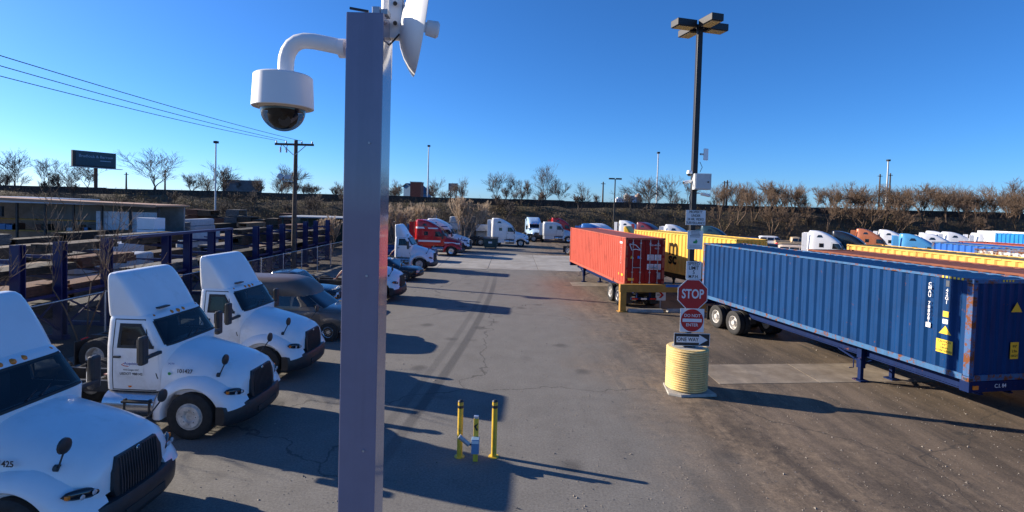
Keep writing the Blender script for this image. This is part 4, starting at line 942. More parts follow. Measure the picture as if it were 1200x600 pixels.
MB().lathe([(.036, -.02), (.036, .004), (.03, .006)], (0, 0, 0), 'x', 18).build('mount_flange', M_CAMW, t, 40)
# dish antenna on its mast
mp_ = P2(453, 50, 2.17)
t = thing('dish_antenna', 'white dish antenna on a bracket at the top of the post', 'antenna', mp_)
mz0 = P2(453, 93, 2.17).z-mp_.z
MB().cyl((0, 0, mz0), (0, 0, .42), .0235, n=20).build('mast', M_CAMW, t, 40)
rl = lambda px, py, Y: P2(px, py, Y)-mp_
dn = Vector((.955, .27, -.12)).normalized(); du = Vector((0, 0, 1)); du = (du-dn*du.dot(dn)).normalized(); dw = dn.cross(du)
dc = rl(490, 30, 2.12)
m = MB(); rings = []
def ring(r, h, th=0.): return [dc+dn*h+(du*math.cos(2*math.pi*i/40)+dw*math.sin(2*math.pi*i/40))*r for i in range(40)]
prof = [(.02, -.07), (.06, -.066), (.10, -.055), (.14, -.036), (.175, -.012), (.195, .006), (.20, .012), (.197, .014), (.17, -.006), (.135, -.03), (.09, -.05), (.02, -.063)]
m.loft([ring(r, h) for r, h in prof]); m.build('reflector', M_CAMW, t, 50)
MB().cyl(dc+dn*-.05, dc+dn*.035, .02, n=14).cyl(dc+dn*.033, dc+dn*.075, .030, .034, n=18).cyl(dc+dn*.075, dc+dn*.083, .034, .026, n=18).build('feed_horn', M_CAMW, t, 40)
br_ = MB().span(rl(455, 44, 2.08), rl(474, -12, 2.12)).span(rl(452, 12, 2.1), rl(460, 46, 2.19)).span(rl(468, 30, 2.09), rl(480, 36, 2.15)).build('bracket', M_CAMW, t, bevel=.004)
for py in (4, 27): MB().cyl(rl(463, py, 2.079), rl(463, py, 2.06), .0085, n=8).build('bolt', M_BLACK, br_)
MB().tube([rl(468, 40, 2.07), rl(462, 47, 2.065), rl(455, 54, 2.075), rl(450, 55, 2.1)], .0035, 6).build('cable', M_BLACK, t)
q = P2(409, 10, 2.02); t = thing('whip_antenna', 'short black rod with grey clamp on top of the post', 'antenna', Vector((cpx, cpy, ptop)))
o1 = Vector((cpx, cpy, ptop)); MB().bar(P2(410, 9.5, 2.02)-o1, P2(432, 13.5, 2.02)-o1, .008).build('rod', M_BLACK, t)
MB().span((.02, -.05, 0), (.05, -.01, .03)).span((.052, -.05, 0), (.08, 0, .022)).build('clamp', M_GALV, t, bevel=.003)

# ------------------------------------------------------------------ fence along the lumber yard
FX = -14.2
M_CHAIN = mat('chain link wire', (.07, .07, .07), .7, .0)
t = thing('chain_link_fence', 'grey chain link fence between the white day cabs and the lumber yard', 'fence', (FX, 4, 0))
FL = 46.
for i in range(17):
    y = i*FL/16; MB().cyl((0, y, 0), (0, y, 1.95), .03, n=10).build('post', M_GALV, t, 40)
MB().cyl((0, 0, 1.9), (0, FL, 1.9), .021, n=8).build('top_rail', M_GALV, t, 40)
w = MB(); s_ = .085; n_ = int(FL/s_)
for i in range(n_):
    for sg in (1, -1):
        y0 = i*s_; y1 = y0+sg*1.82
        z0, z1 = .06, 1.88
        if y1 > FL: z1 = z0+(FL-y0); y1 = FL
        if y1 < 0: z1 = z0+y0; y1 = 0
        if z1-z0 < .05: continue
        a, b_ = Vector((.0, y0, z0)), Vector((.0, y1, z1)); d = (b_-a).normalized(); pp = Vector((0, -d.z, d.y))*.0028; qq = Vector((.003, 0, 0))
        w.add([a+pp, a-pp*.5+qq, a-pp*.5-qq, b_+pp, b_-pp*.5+qq, b_-pp*.5-qq], [(0, 1, 4, 3), (1, 2, 5, 4), (2, 0, 3, 5)])
w.build('wire_mesh', M_CHAIN, t, kind='stuff')

# ------------------------------------------------------------------ lumber yard: racks, bundles, shed
M_RACK = mat('blue rack paint', (.008, .014, .085), .45, var=.15, rust=.15)
RX = -16.3
def rack(label, pxs, top=3.55, beam=False):
    ys = [RX/((px-600)/F*1.0-.0) for px in pxs]; t = thing('cantilever_rack', label, 'rack', (RX, ys[0], 0))
    for y in ys:
        yy = y-ys[0]
        co = MB().span((-.16, yy-.13, 0), (.16, yy-.10, top)).span((-.16, yy+.10, 0), (.16, yy+.13, top)).span((-.02, yy-.10, 0), (.02, yy+.10, top)).build('column', M_RACK, t)
        MB().span((-1.5, yy-.09, 0), (.3, yy+.09, .16)).build('foot', M_RACK, t)
        for z in (.75, 1.55, 2.35, 3.05): MB().loft([[(-.16, yy-.05, z-.16), (-.16, yy+.05, z-.16), (-.16, yy+.05, z), (-.16, yy-.05, z)], [(-1.4, yy-.05, z-.06), (-1.4, yy+.05, z-.06), (-1.4, yy+.05, z), (-1.4, yy-.05, z)]]).build('arm', M_RACK, t)
    for a, b_ in zip(ys, ys[1:]):
        a, b_ = a-ys[0], b_-ys[0]
        MB().bar((0, a+.13, .4), (0, b_-.13, 1.5), .05).build('brace', M_RACK, t); MB().bar((.05, a+.13, 1.5), (.05, b_-.13, .4), .05).build('brace', M_RACK, t)
        MB().span((-.05, a+.13, 1.6), (.05, b_-.13, 1.7)).build('tie', M_RACK, t)
    if beam: MB().span((-.1, -3, top), (.16, ys[-1]-ys[0]+.2, top+.12)).build('top_beam', M_RACK, t)
    return ys
rows = [rack('blue cantilever rack of two columns at the left edge', (20, 70, 125)), rack('blue cantilever rack with a top beam behind the second day cab', (195, 220, 248, 268), 3.45, True), rack('blue cantilever rack left of the utility pole', (300, 316, 331, 345)), rack('blue cantilever rack right of the utility pole', (358, 370, 384), 3.6)]
LM = [mat('weathered lumber', (.075, .05, .032), .85, var=.4, scale=6), mat('tan lumber', (.20, .135, .08), .85, var=.4, scale=6), mat('dark treated lumber', (.035, .026, .018), .85, var=.4, scale=6), mat('white wrap', (.42, .43, .44), .5, var=.15, scale=3), mat('grey boards', (.11, .105, .10), .85, var=.4, scale=6), mat('blue wrap', (.06, .2, .42), .5, var=.2), mat('red-brown pallet boards', (.12, .05, .03), .85, var=.35, scale=6)]
LN = ['weathered brown', 'tan', 'dark brown', 'white wrapped', 'grey', 'blue wrapped', 'red-brown']
rnd = random.Random(11)
def bundle(x, y, z, L_, w, h, k, ang=0., where='in the yard behind the fence'):
    m = MB(); bw, bh = .2, .12
    if k in (3, 5):
        Body([(0, -w/2, w/2, L_/2, 9), (h*.9, -w/2, w/2, L_/2, 9), (h, -w/2+.05, w/2-.05, L_/2-.05, 6)]).mb(28)
        m = Body([(.06, -w/2, w/2, L_/2, 9), (h*.9, -w/2, w/2, L_/2, 9), (h, -w/2+.05, w/2-.05, L_/2-.05, 6)]).mb(28)
    else:
        nw, nh = max(2, int(w/bw)), max(2, int((h-.06)/bh))
        for i in range(nw):
            for j in range(nh):
                if 0 < i < nw-1 and 0 < j < nh-1: continue
                e = rnd.uniform(-.1, .05)*L_*.3; x0 = -w/2+i*w/nw; z0 = .06+j*(h-.06)/nh
                m.span((x0+.006, -L_/2+e, z0+.006), (x0+w/nw-.006, L_/2+e+rnd.uniform(-.1, .1), z0+(h-.06)/nh-.004))
    o = m.build('lumber_bundle' if k not in (3, 5) else 'wrapped_bundle', LM[k], None, 40 if k in (3, 5) else None, label='%s bundle of boards %s' % (LN[k], where), cat='lumber', group='%s bundles %s' % (LN[k], where), loc=(x, y, z), rot=(0, 0, ang))
    for q in (-.3, .3): MB().span((-w/2, q*L_-.05, 0), (w/2, q*L_+.05, .07)).build('bearer', LM[2], o)
    return o
for ys in rows:                                    # on the rack arms
    for z in (.75, 1.55, 2.35, 3.05):
        y = ys[0]-1.2
        while y < ys[-1]+1.0:
            L_ = rnd.uniform(3, 4.8)
            if rnd.random() < (.85 if z < 3 else .25): bundle(RX-.85, y+L_/2, z, L_-.2, 1.0, rnd.uniform(.25, .6), rnd.choice((0, 0, 2, 2, 2, 4, 6)), 0, 'on the blue rack arms')
            y += L_
for row, (bx0, n_) in enumerate(((-21, 8), (-25.5, 9), (-31, 9), (-37, 9))):
    y = 20+row*3
    for i in range(n_):
        L_ = rnd.uniform(3.6, 5.4); z = 0; k_ = rnd.choice((0, 1, 2, 4, 6, 0, 2, 3))
        top_ = rnd.uniform(.8, 2.2)
        while z < top_:
            h = rnd.uniform(.5, .8); bundle(bx0+rnd.uniform(-.1, .1), y+L_/2, z, L_, 1.3, h, k_ if rnd.random() < .6 else rnd.choice((0, 1, 2, 3, 4)), rnd.uniform(-.02, .02)); z += h
        y += L_+rnd.uniform(.3, .8)
for i in range(26):                                # the long back row below the embankment
    x = -46+i*1.75; k_ = rnd.choice((6, 0, 6, 4, 0, 1)) if i < 14 else rnd.choice((4, 3, 4, 3, 5)); z = 0; top_ = rnd.uniform(2.2, 3.1)
    while z < top_:
        h = rnd.uniform(.8, 1.0); bundle(x, 71+rnd.uniform(-.4, .4), z, 1.6, 2.4, h, k_, R(90), 'in the long back row below the embankment'); z += h
# low dark shelter at the end of the back row
t = thing('storage_shelter', 'low dark green shelter with thin flat roof left of the camera post', 'shelter', (-21.5, 62, 0), R(0))
MSH = mat('dark green cladding', (.02, .045, .035), .6, var=.2)
MB().span((-4.6, -3, 3.3), (4.6, 3, 3.42)).build('roof', mat('pale roof edge', (.35, .36, .36), .6), t)
MB().span((-4.4, 2.4, 0), (4.4, 2.5, 3.3)).build('back_wall', MSH, t)
for x in (-4.3, -1.5, 1.4, 4.3): MB().span((x-.07, -2.8, 0), (x+.07, -2.66, 3.3)).build('post', MSH, t)
# white shed with rusty flat roof
sx0 = atY(184, 240, 50).x; LS = 27.; sr = Vector((sx0, 50, 0))
t = thing('open_shed', 'white open-fronted shed with a thin rusty flat roof', 'shed', (sx0, 50, 0), math.pi)
M_RUSTR = mat('rusty roof sheet', (.36, .21, .13), .7, var=.2, scale=.6, rust=.25); M_WALL = mat('painted white block wall', (.52, .52, .52), .7, var=.12, scale=.6, dirt=.3)
rz_ = lambda x: 4.42+x*.02
MB().loft([[(-.3, -4.6, rz_(0)-.16), (LS, -4.6, rz_(LS)-.16), (LS, .6, rz_(LS)-.16), (-.3, .6, rz_(0)-.16)], [(-.3, -4.6, rz_(0)), (LS, -4.6, rz_(LS)), (LS, .6, rz_(LS)), (-.3, .6, rz_(0))]]).build('roof', M_RUSTR, t)
MB().loft([[(-.3, .605, rz_(0)-.22), (LS, .605, rz_(LS)-.22), (LS, .66, rz_(LS)-.22), (-.3, .66, rz_(0)-.22)], [(-.3, .605, rz_(0)+.03), (LS, .605, rz_(LS)+.03), (LS, .66, rz_(LS)+.03), (-.3, .66, rz_(0)+.03)]]).build('fascia', M_RUSTR, t)
MB().span((0, -4.3, 0), (LS, -4.1, 4.2)).build('back_wall', mat('grimy block wall', (.27, .27, .265), .8, var=.2, scale=.6, dirt=.5), t)
for i in range(5):
    for j in range(3): MB().span((.4+i*1.15, -.6, .06+j*1.22), (1.5+i*1.15, -.4, 1.25+j*1.22)).build('panel', mat('pale blue-white sheets', (.50, .55, .60), .6, var=.12, scale=1.5, dirt=.25), t)
MB().span((LS-9, -.5, 0), (LS, -.4, 4.1)).build('panel_wall', M_WALL, t)
for i in range(11): MB().span((LS*i/10-.08, -.3, 0), (LS*i/10+.08, -.14, 4.24)).build('post', M_FRAME, t)
for i in range(6): MB().span((6.6+i*2.0, -2.2, 1.5), (8.4+i*2., -1.2, 1.62)).span((6.6+i*2.0, -2.2, 2.6), (8.4+i*2., -1.2, 2.72)).build('shelf', P_BAR, t)
for i in range(14):
    x = 6.6+rnd.random()*11; MB().span((x, -2.1, 1.62), (x+rnd.uniform(.4, 1), -1.3, 1.62+rnd.uniform(.3, .7))).build('stored_box', rnd.choice(LM), t)
MB().span((15.2, -.7, 2.9), (17.0, -.45, 3.9)).build('louvre_panel', mat('dark louvre', (.03, .035, .04), .6), t)
for (px, w_, h_, n_, lab) in ((177, 1.9, 3.3, 3, 'tall stack of white insulation sheets at the right end of the shed'), (191, 2.4, 2.0, 2, 'low stack of white sheets right of the shed')):
    p = atY(px, 240, 48.5); p = Vector((p.x, 48.5, 0)); s = thing('sheet_stack', lab, 'sheet stack', p, R(-10))
    for i in range(n_): MB().span((-w_/2+.03*i, -.6, .02+h_*i/n_), (w_/2, .6, h_*(i+1)/n_-.03)).build('pack', mat('white foam sheets', (.74, .75, .78), .6, var=.05), s, bevel=.02)
    MB().span((-w_/2, -.6, 0), (w_/2, .6, .02)).build('pallet', LM[0], s)
t = thing('white_building', 'white flat-roofed building at the far left edge', 'building', (-62, 62, 0), R(-25))
MB().span((-16, 0, 0), (3, 10, 4.5)).build('wall', M_WALL, t); MB().span((-16.2, -.2, 4.5), (3.2, 10.2, 4.65)).build('roof', M_GALV, t)
for x in (-10, -5, 0): f_ = MB().span((x-.6, -.02, 1.6), (x+.6, .05, 2.7)).build('window', M_FRAME, t); MB().span((x-.5, -.035, 1.7), (x+.5, -.021, 2.6)).build('pane', M_GLASS, f_)

# ------------------------------------------------------------------ embankment with its wall
M_EMB = mat('embankment earth', (.075, .055, .034), .95, var=.5, scale=.7, bump=.8, bscale=3, dirt=.5, dirtcol=(.09, .075, .03))
rnd = random.Random(5)
m = MB(); prof = [(86, 0), (88, .25), (91, 1.6), (94, 3.1), (97, 4.5), (99.5, 5.3), (101, 5.4), (130, 5.4), (150, .5), (152, -.05)]
NXE = 150
vs = []
for i in range(NXE+1):
    x = -260+520*i/NXE
    for j, (y, z) in enumerate(prof):
        q = 1 if 0 < j < 6 else 0; vs.append((x, y+q*rnd.uniform(-.5, .5), z+q*rnd.uniform(-.25, .25)-(0 if j else .05)))
k = len(prof); m.add(vs, [(i*k+j, (i+1)*k+j, (i+1)*k+j+1, i*k+j+1) for i in range(NXE) for j in range(k-1)])
m.build('embankment', M_EMB, None, 60, kind='structure')
t = thing('railway_wall', 'long dark wall along the top of the embankment', 'wall', (0, 100.9, 5.2))
M_RW = mat('dark weathered timber wall', (.035, .03, .027), .85, var=.4, scale=1.5)
for i in range(40):
    x = -195+i*9.75; MB().span((x+.03, 0, 0), (x+9.72, .3, 1.28+.06*((i*7) % 3))).build('wall_panel', M_RW, t); MB().span((x-.12, -.08, 0), (x+.12, -.005, 1.36)).build('wall_post', M_RW, t)
M_TWIG = mat('bare twigs', (.12, .085, .058), .9, var=.45, scale=.5); M_LEAF = mat('dry leaves', (.15, .105, .036), .85, var=.6, scale=.25)
def slope_z(y):
    for a, b_ in zip(prof, prof[1:]):
        if a[0] <= y <= b_[0]: return a[1]+(b_[1]-a[1])*(y-a[0])/(b_[0]-a[0])
    return 0
m = MB()
for i in range(21000):
    x = rnd.uniform(-115, 125); y = 86+rnd.random()**1.2*14.6; z = slope_z(y)-.1
    p = Vector((x, y, z)); hgt = rnd.uniform(.8, 2.5)*(1.15 if y < 92 else 1.15 if x > 18 else .75); d = Vector((rnd.gauss(0, .35), rnd.gauss(0, .3), 1)).normalized()
    tip = p+d*hgt; r = rnd.uniform(.012, .03); sx = Vector((r, r*.4, 0))
    m.add([p-sx, p+sx, tip], [(0, 1, 2)])
    for q in range(3):
        a = p+d*hgt*rnd.uniform(.3, .8); e = a+Vector((rnd.gauss(0, .5), rnd.gauss(0, .3), rnd.uniform(.2, .8)))*hgt*.35; m.add([a-sx*.6, a+sx*.6, e], [(0, 1, 2)])
br_o = m.mesh('brush', M_TWIG, recalc=False); link('brush', br_o, None, label='dense leafless brush covering the embankment slope', cat='brush', kind='stuff')
m = MB()
for i in range(1100):
    x = rnd.uniform(-115, 125); y = 86.5+rnd.random()*11.; z = slope_z(y); R_ = rnd.uniform(.4, 1.2); hh = rnd.uniform(.6, 1.6)
    for q in range(60):
        c_ = Vector((x+rnd.gauss(0, R_*.7), y+rnd.gauss(0, R_*.6), z+abs(rnd.gauss(0, hh*.6))+.1)); a = Vector((rnd.gauss(0, 1), rnd.gauss(0, 1), rnd.gauss(0, 1))).normalized()*rnd.uniform(.04, .10); b_ = a.orthogonal().normalized()*a.length*.8
        m.add([c_-a, c_+b_, c_+a, c_-b_], [(0, 1, 2, 3)])
link('leafy_undergrowth', m.mesh('leafy_undergrowth', M_LEAF, recalc=False), None, label='yellow-brown leafy undergrowth on the embankment slope', cat='undergrowth', kind='stuff')

# ------------------------------------------------------------------ bare trees
def seg(m, a, b_, r0, r1, n):
    d = (b_-a).normalized(); u = d.orthogonal().normalized(); v = d.cross(u); o = len(m.v)
    for q, r in ((a, r0), (b_, r1)):
        for i in range(n): m.v.append(tuple(q+(u*math.cos(2*math.pi*i/n)+v*math.sin(2*math.pi*i/n))*r))
    m.f += [(o+i, o+(i+1) % n, o+n+(i+1) % n, o+n+i) for i in range(n)]
def bare_tree(label, base, h, seed, bark, spread=.62, levels=5, trunk=.30, r0=None, up=.25, kids=(2, 3), minr=.016, name='bare_tree', cat='tree', group=None, stems=1, wide=1.):
    rd = random.Random(seed); t = thing(name, label, cat, base, 0, group); tr, cr = MB(), MB()
    def grow(p, d, L_, r, lev):
        m = tr if lev < 2 else cr; n = 6 if lev == 0 else 4 if lev < 3 else 3
        steps = 4 if lev in (1, 2) else 3 if lev == 0 else 2
        if lev >= levels-1 and stems == 1: L_ *= 1.45
        for s in range(steps):
            d = (d+Vector((rd.gauss(0, .10), rd.gauss(0, .10), rd.gauss(0, .05)+.05))).normalized(); q = p+d*L_/steps; r2 = max(minr*.5, r*.82)
            seg(m, p, q, r, r2, n); p, r = q, r2
            if lev and lev < levels and s < steps-1 and rd.random() < .75: kid(p, d, L_*rd.uniform(.40, .62), r*.5, lev+1)
        if lev < levels:
            lo_, hi_ = kids if lev else (kids[0]+1, kids[1]+1)
            for k_ in range(rd.randint(lo_, hi_)): kid(p, d, L_*(rd.uniform(1.1, 1.7) if lev == 0 and stems == 1 else rd.uniform(.5, .75)), r*rd.uniform(.5, .75), lev+1)
    def kid(p, d, L_, r, lev):
        a = rd.uniform(0, 2*math.pi); u = d.orthogonal().normalized(); v = d.cross(u); s = spread*rd.uniform(.6, 1.4)
        nd = (d+(u*math.cos(a)+v*math.sin(a))*s+Vector((0, 0, up*.5))).normalized(); grow(p, nd, L_, max(r, minr), lev)
    for k_ in range(stems):
        d0 = Vector((rd.gauss(0, .05 if stems == 1 else .25), rd.gauss(0, .05 if stems == 1 else .25), 1)).normalized()
        grow(Vector((0, 0, -.15)), d0, h*trunk, r0 or h*.022, 0)
    zmax = max(v[2] for v in cr.v); f_ = h/zmax
    for m in (tr, cr): m.v = [(x*f_*wide, y*f_*wide, z*f_) for x, y, z in m.v]
    link('trunk', tr.mesh('trunk', bark, 60, recalc=False), t); link('crown', cr.mesh('crown', bark, recalc=False), t); return t
BK1 = mat('grey brown bark', (.075, .058, .048), .9, var=.3, scale=1.5); BK2 = mat('warm brown bark', (.13, .085, .055), .9, var=.3, scale=1.5); BK3 = mat('pale straw twigs', (.34, .25, .17), .85, var=.25, scale=2)
TREES = [(18, 173, 104, 1.2, 'spreading leafless tree nearest the left edge of the sky'), (50, 184, 106, 1.1, 'leafless tree left of the billboard'), (80, 189, 110, 1., 'leafless tree just behind the left end of the billboard'), (104, 190, 108, 1.2, 'leafless tree behind the billboard post'),
    (180, 174, 106, 1.7, 'broad leafless tree standing alone right of the billboard'), (224, 201, 107, 1.2, 'small leafless tree left of the slim lamp post'), (252, 186, 104, 1.3, 'leafless tree at the slim lamp post'), (300, 206, 110, 1.1, 'small leafless tree right of the grey box trailer'), (325, 191, 105, 1.1, 'leafless tree just left of the utility pole'), (346, 211, 112, 1., 'small leafless tree behind the utility pole'), (368, 214, 112, 1.1, 'low leafless tree right of the utility pole'),
    (392, 213, 112, 1., 'leafless tree at the left side of the camera post'), (470, 209, 113, 1., 'leafless tree between the rust red block and the blue house'), (508, 206, 115, 1.1, 'pale leafless tree at the lamp post right of the blue house'), (543, 205, 108, .9, 'leafless tree right of the small faded billboard'), (583, 200, 107, 1., 'leafless tree, left one of the pair above the white sleeper truck'), (600, 201, 106, .9, 'leafless tree, right one of the pair above the white sleeper truck'), (620, 210, 110, .9, 'small leafless tree above the pale blue truck'), (641, 190, 105, .95, 'tall upright leafless tree above the silver truck'), (658, 208, 106, 1., 'leafless tree right of the tall upright one'),
    (700, 226, 120, 1., 'tiny leafless tree left of the double-headed lamp'), (765, 205, 105, 1.4, 'leafless tree at the slim lamp post left of the light pole'), (789, 203, 106, 1.1, 'leafless tree left of the control box'), (806, 211, 106, 1., 'leafless tree behind the control box'), (843, 214, 106, 1., 'leafless tree right of the control box'), (860, 210, 106, 1., 'leafless tree right of the two thin poles'), (884, 212, 103, 1., 'leafless tree above the white off-road wagon'), (905, 208, 102, 1.3, 'large leafless tree above the tan pickup'), (921, 211, 104, 1., 'leafless tree right of the large one above the tan pickup'), (940, 214, 104, 1., 'leafless tree left of the white sleeper above the blue container'), (957, 216, 106, 1., 'leafless tree straight above the white sleeper by the blue container'),
    (972, 213, 101, 1.1, 'leafless tree above the black sleeper truck, left one'), (989, 214, 98, 1.3, 'thick-limbed leafless tree low on the slope above the black sleeper'), (1006, 212, 99, 1.2, 'leafless tree above the copper truck'), (1021, 214, 103, 1., 'leafless tree left of the dark rail poles'), (1047, 215, 105, 1., 'leafless tree right of the white lamp post'), (1062, 216, 100, 1.1, 'leafless tree above the light blue sleeper truck'), (1079, 213, 101, 1.2, 'rounded leafless tree right of the light blue sleeper'), (1094, 218, 105, 1., 'leafless tree above the white back row trucks, left one'), (1112, 217, 103, 1.3, 'leafless tree above the white back row trucks, right one'), (1133, 226, 105, 1.1, 'low leafless tree above the gap in the back row'), (1152, 225, 104, 1.1, 'low leafless tree left of the light blue lettered container'), (1168, 226, 106, 1.1, 'low leafless tree above the light blue lettered container'), (1184, 206, 100, 1., 'tall leafless tree near the right edge'), (1199, 214, 103, 1.1, 'leafless tree cut by the right edge')]
for i, (px, py, Y, wd_, lab) in enumerate(TREES):
    tp = atY(px, py, Y); zb = slope_z(Y)
    bare_tree(lab, (tp.x, Y, zb), tp.z-zb, 100+i if i != 4 else 164, BK1 if px < 830 else BK2, trunk=.2, minr=.015 if px < 830 else .017, levels=5, spread=.5, wide=wd_*1.15, r0=(tp.z-zb)*.02, up=.2, group='bare trees on the embankment')
rnd = random.Random(77)
for i in range(92):                                # the thinner trees standing between the ones above
    px = rnd.uniform(835, 1200) if i < 54 else rnd.uniform(0, 130) if i < 64 else rnd.uniform(205, 400) if i < 76 else rnd.uniform(455, 800); Y = rnd.uniform(102, 118); tp = atY(px, rnd.uniform(211, 230) if px > 830 else rnd.uniform(196, 218) if px < 400 else rnd.uniform(210, 228), Y)
    bare_tree('thin leafless tree in the thicket on top of the embankment', (tp.x, Y, 5.4), max(3., tp.z-5.4), 800+i, BK2 if px > 830 else BK1, trunk=.22, minr=.017, levels=4, spread=.5, wide=1.2, r0=.09, up=.25, group='thin trees in the embankment thicket')
# thinner growth in front of and on the slope
rnd = random.Random(21)
for i in range(80):
    px = rnd.uniform(840, 1195) if i < 46 else rnd.uniform(5, 830); Y = rnd.uniform(90, 100.3); zb = slope_z(Y)
    p = atY(px, 240, Y); bare_tree('slender leafless sapling on the embankment slope', (p.x, Y, zb), rnd.uniform(3.5, 6.5) if px > 830 else rnd.uniform(2.5, 4.2), 300+i, BK2 if px > 830 else BK1, trunk=.3, levels=4, minr=.016, stems=2, group='saplings on the embankment slope', name='sapling')
for px, py, Yb, top, sd_, lab in ((543, 291, 63, 229, 7, 'pale many-stemmed leafless shrub beside the red truck'), (492, 282, 66, 236, 8, 'pale leafless shrub behind the white day cab fairing'), (388, 296, 50, 250, 9, 'pale leafless shrub left of the camera post'), (462, 285, 60, 236, 10, 'pale leafless shrub just right of the camera post')):
    b_ = atY(px, py, Yb); tp = atY(px, top, Yb); bare_tree(lab, (b_.x, Yb, 0), tp.z, 500+sd_, BK3, spread=.30, up=.5, trunk=.3, levels=4, r0=.05, minr=.014, stems=7, kids=(2, 4), name='bare_shrub', cat='shrub')
for px, Yb, top, sd_, lab in ((97, 17.8, 5.75, 41, 'straggly sunlit sapling growing at the fence in front of the shed'), (20, 14.5, 4.6, 42, 'thin leafless sapling at the fence near the left edge')):
    b_ = atY(px, 400, Yb); bare_tree(lab, (min(b_.x, FX-.3), Yb, 0), top, 600+sd_, BK2, spread=.7, up=.35, trunk=.34, levels=3, r0=.024, minr=.006, stems=3, kids=(2, 3), name='sapling', cat='sapling')

# ------------------------------------------------------------------ utility pole and wires
M_WOOD = mat('creosote wood', (.085, .062, .048), .9, var=.35, scale=4)
UP = Vector((-14.75, 35.6, 0)); uz = 9.05
t = thing('utility_pole', 'wooden utility pole with a crossarm behind the fence', 'utility pole', UP, R(0))
MB().tube([(0, 0, -.1), (.02, 0, 4), (.06, 0, uz+.25)], [.17, .15, .12], 12).build('pole', M_WOOD, t, 50)
ca = MB().span((-1.3, -.17, uz-.12), (1.3, -.06, uz+.02)).build('crossarm', M_WOOD, t)
for s in (-1, 1): MB().bar((s*.05, -.12, uz-.75), (s*.75, -.12, uz-.13), .04).build('brace', M_GALV, t)
INS = (-1.2, -.55, .5)
for x in (-1.2, -.55, .5, 1.2): MB().lathe([(.02, 0), (.05, .03), (.055, .08), (.035, .1), (.045, .13), (.02, .17)], (x, -.11, uz+.02), n=10).build('insulator', M_GALV, t, 50)
for x in (-.85, -.45): MB().cyl((x, -.3, uz-.62), (x, -.3, uz-.28), .06, n=10).bar((x, -.3, uz-.3), (x, -.12, uz-.1), .03).build('fuse', M_GALV, t)
for x, a_ in ((-.85, 35), (-.35, 0)):
    f_ = MB().box((x, -.2, uz-2.25), (.42, .3, .3), Matrix.Rotation(R(a_), 3, 'Y')).build('floodlight', M_GALV, t, bevel=.03); MB().bar((x, -.1, uz-2.5), (0, 0, uz-2.55), .06).build('bracket', M_GALV, f_)
for i, (x, py) in enumerate(((-1.2, 89), (-.55, 77), (.5, 65))):
    a = Vector((UP.x+x, UP.y-.11, uz+.19)); e = Vector((UP.x+x, 3.0, 0)); mid = None
    xe = UP.x+x; Yl = xe/(ray(0, py).x/ray(0, py).y); zl = atY(0, py, Yl).z
    q0, q1 = a.y, Yl; pts = []
    # a shallow catenary through the pole and the place where the wire leaves the picture
    for k_ in range(25):
        y = q0+(1.0-q0)*k_/24; u = (y-q0)/(q1-q0); pts.append((xe, y, a.z+(zl-a.z)*u+.22*(u*u-u)*2))
    MB().tube(pts, .014, 5).build('power_line', M_BLACK, None, label=('lowest', 'middle', 'uppermost')[i]+' of the three black wires running to the utility pole', cat='wire')
# street and yard lamps
def lamp(label, px, ptop, Y, zb, heads=1, r=.09, col=M_GALV):
    tp = atY(px, ptop, Y); h = tp.z-zb; t = thing('street_lamp', label, 'lamp', (tp.x, Y, zb))
    MB().tube([(0, 0, 0), (0, 0, h)], [r*1.3, r*.8], 8).build('pole', col, t, 50)
    if heads == 2:
        for s in (-1, 1): MB().span((s*.08, -.18, h-.05), (s*1.0, .18, h+.18)).build('lamp_head', M_BRONZE, t, bevel=.03)
    else: MB().span((-.25, -.3, h), (.3, .3, h+.35)).build('lamp_head', M_BRONZE, t, bevel=.05)
    return t
lamp('slim lamp post rising left of the utility pole', 253, 168, 78, 0, r=.12)
lamp('slim grey lamp post rising above the pale shrub', 502.5, 172, 110, 5.4, r=.13)
lamp('dark double-headed lamp post above the red container', 721, 210, 83, 0, 2, r=.11, col=M_BRONZE)
lamp('slim grey lamp post left of the light pole', 771.5, 180, 110, 5.4, r=.13)
lamp('slim white lamp post among the trees on the right', 1041, 189, 106, 5.4, r=.16)
for px, py, lab in ((1031.5, 204, 'dark rail pole left of the white lamp post'), (1043.5, 203, 'dark rail pole right of the white lamp post'), (849, 212, 'left of two thin poles right of the control box'), (852.5, 211, 'right of two thin poles right of the control box'), (707, 213, 'thin dark pole left of the double-headed lamp'), (148, 202, 'thin pole right of the billboard'), (68, 204, 'thin pole left of the billboard'), (193.5, 199, 'thin pole at the right of the large tree')):
    Y = 114; tp = atY(px, py, Y); t = thing('rail_pole', lab, 'pole', (tp.x, Y, 5.4)); h = tp.z-5.4
    MB().tube([(0, 0, 0), (0, 0, h)], [.2, .13], 8).build('pole', M_WOOD, t, 50); MB().span((-.5, -.06, h-.5), (.5, .06, h-.38)).build('crossarm', M_WOOD, t)
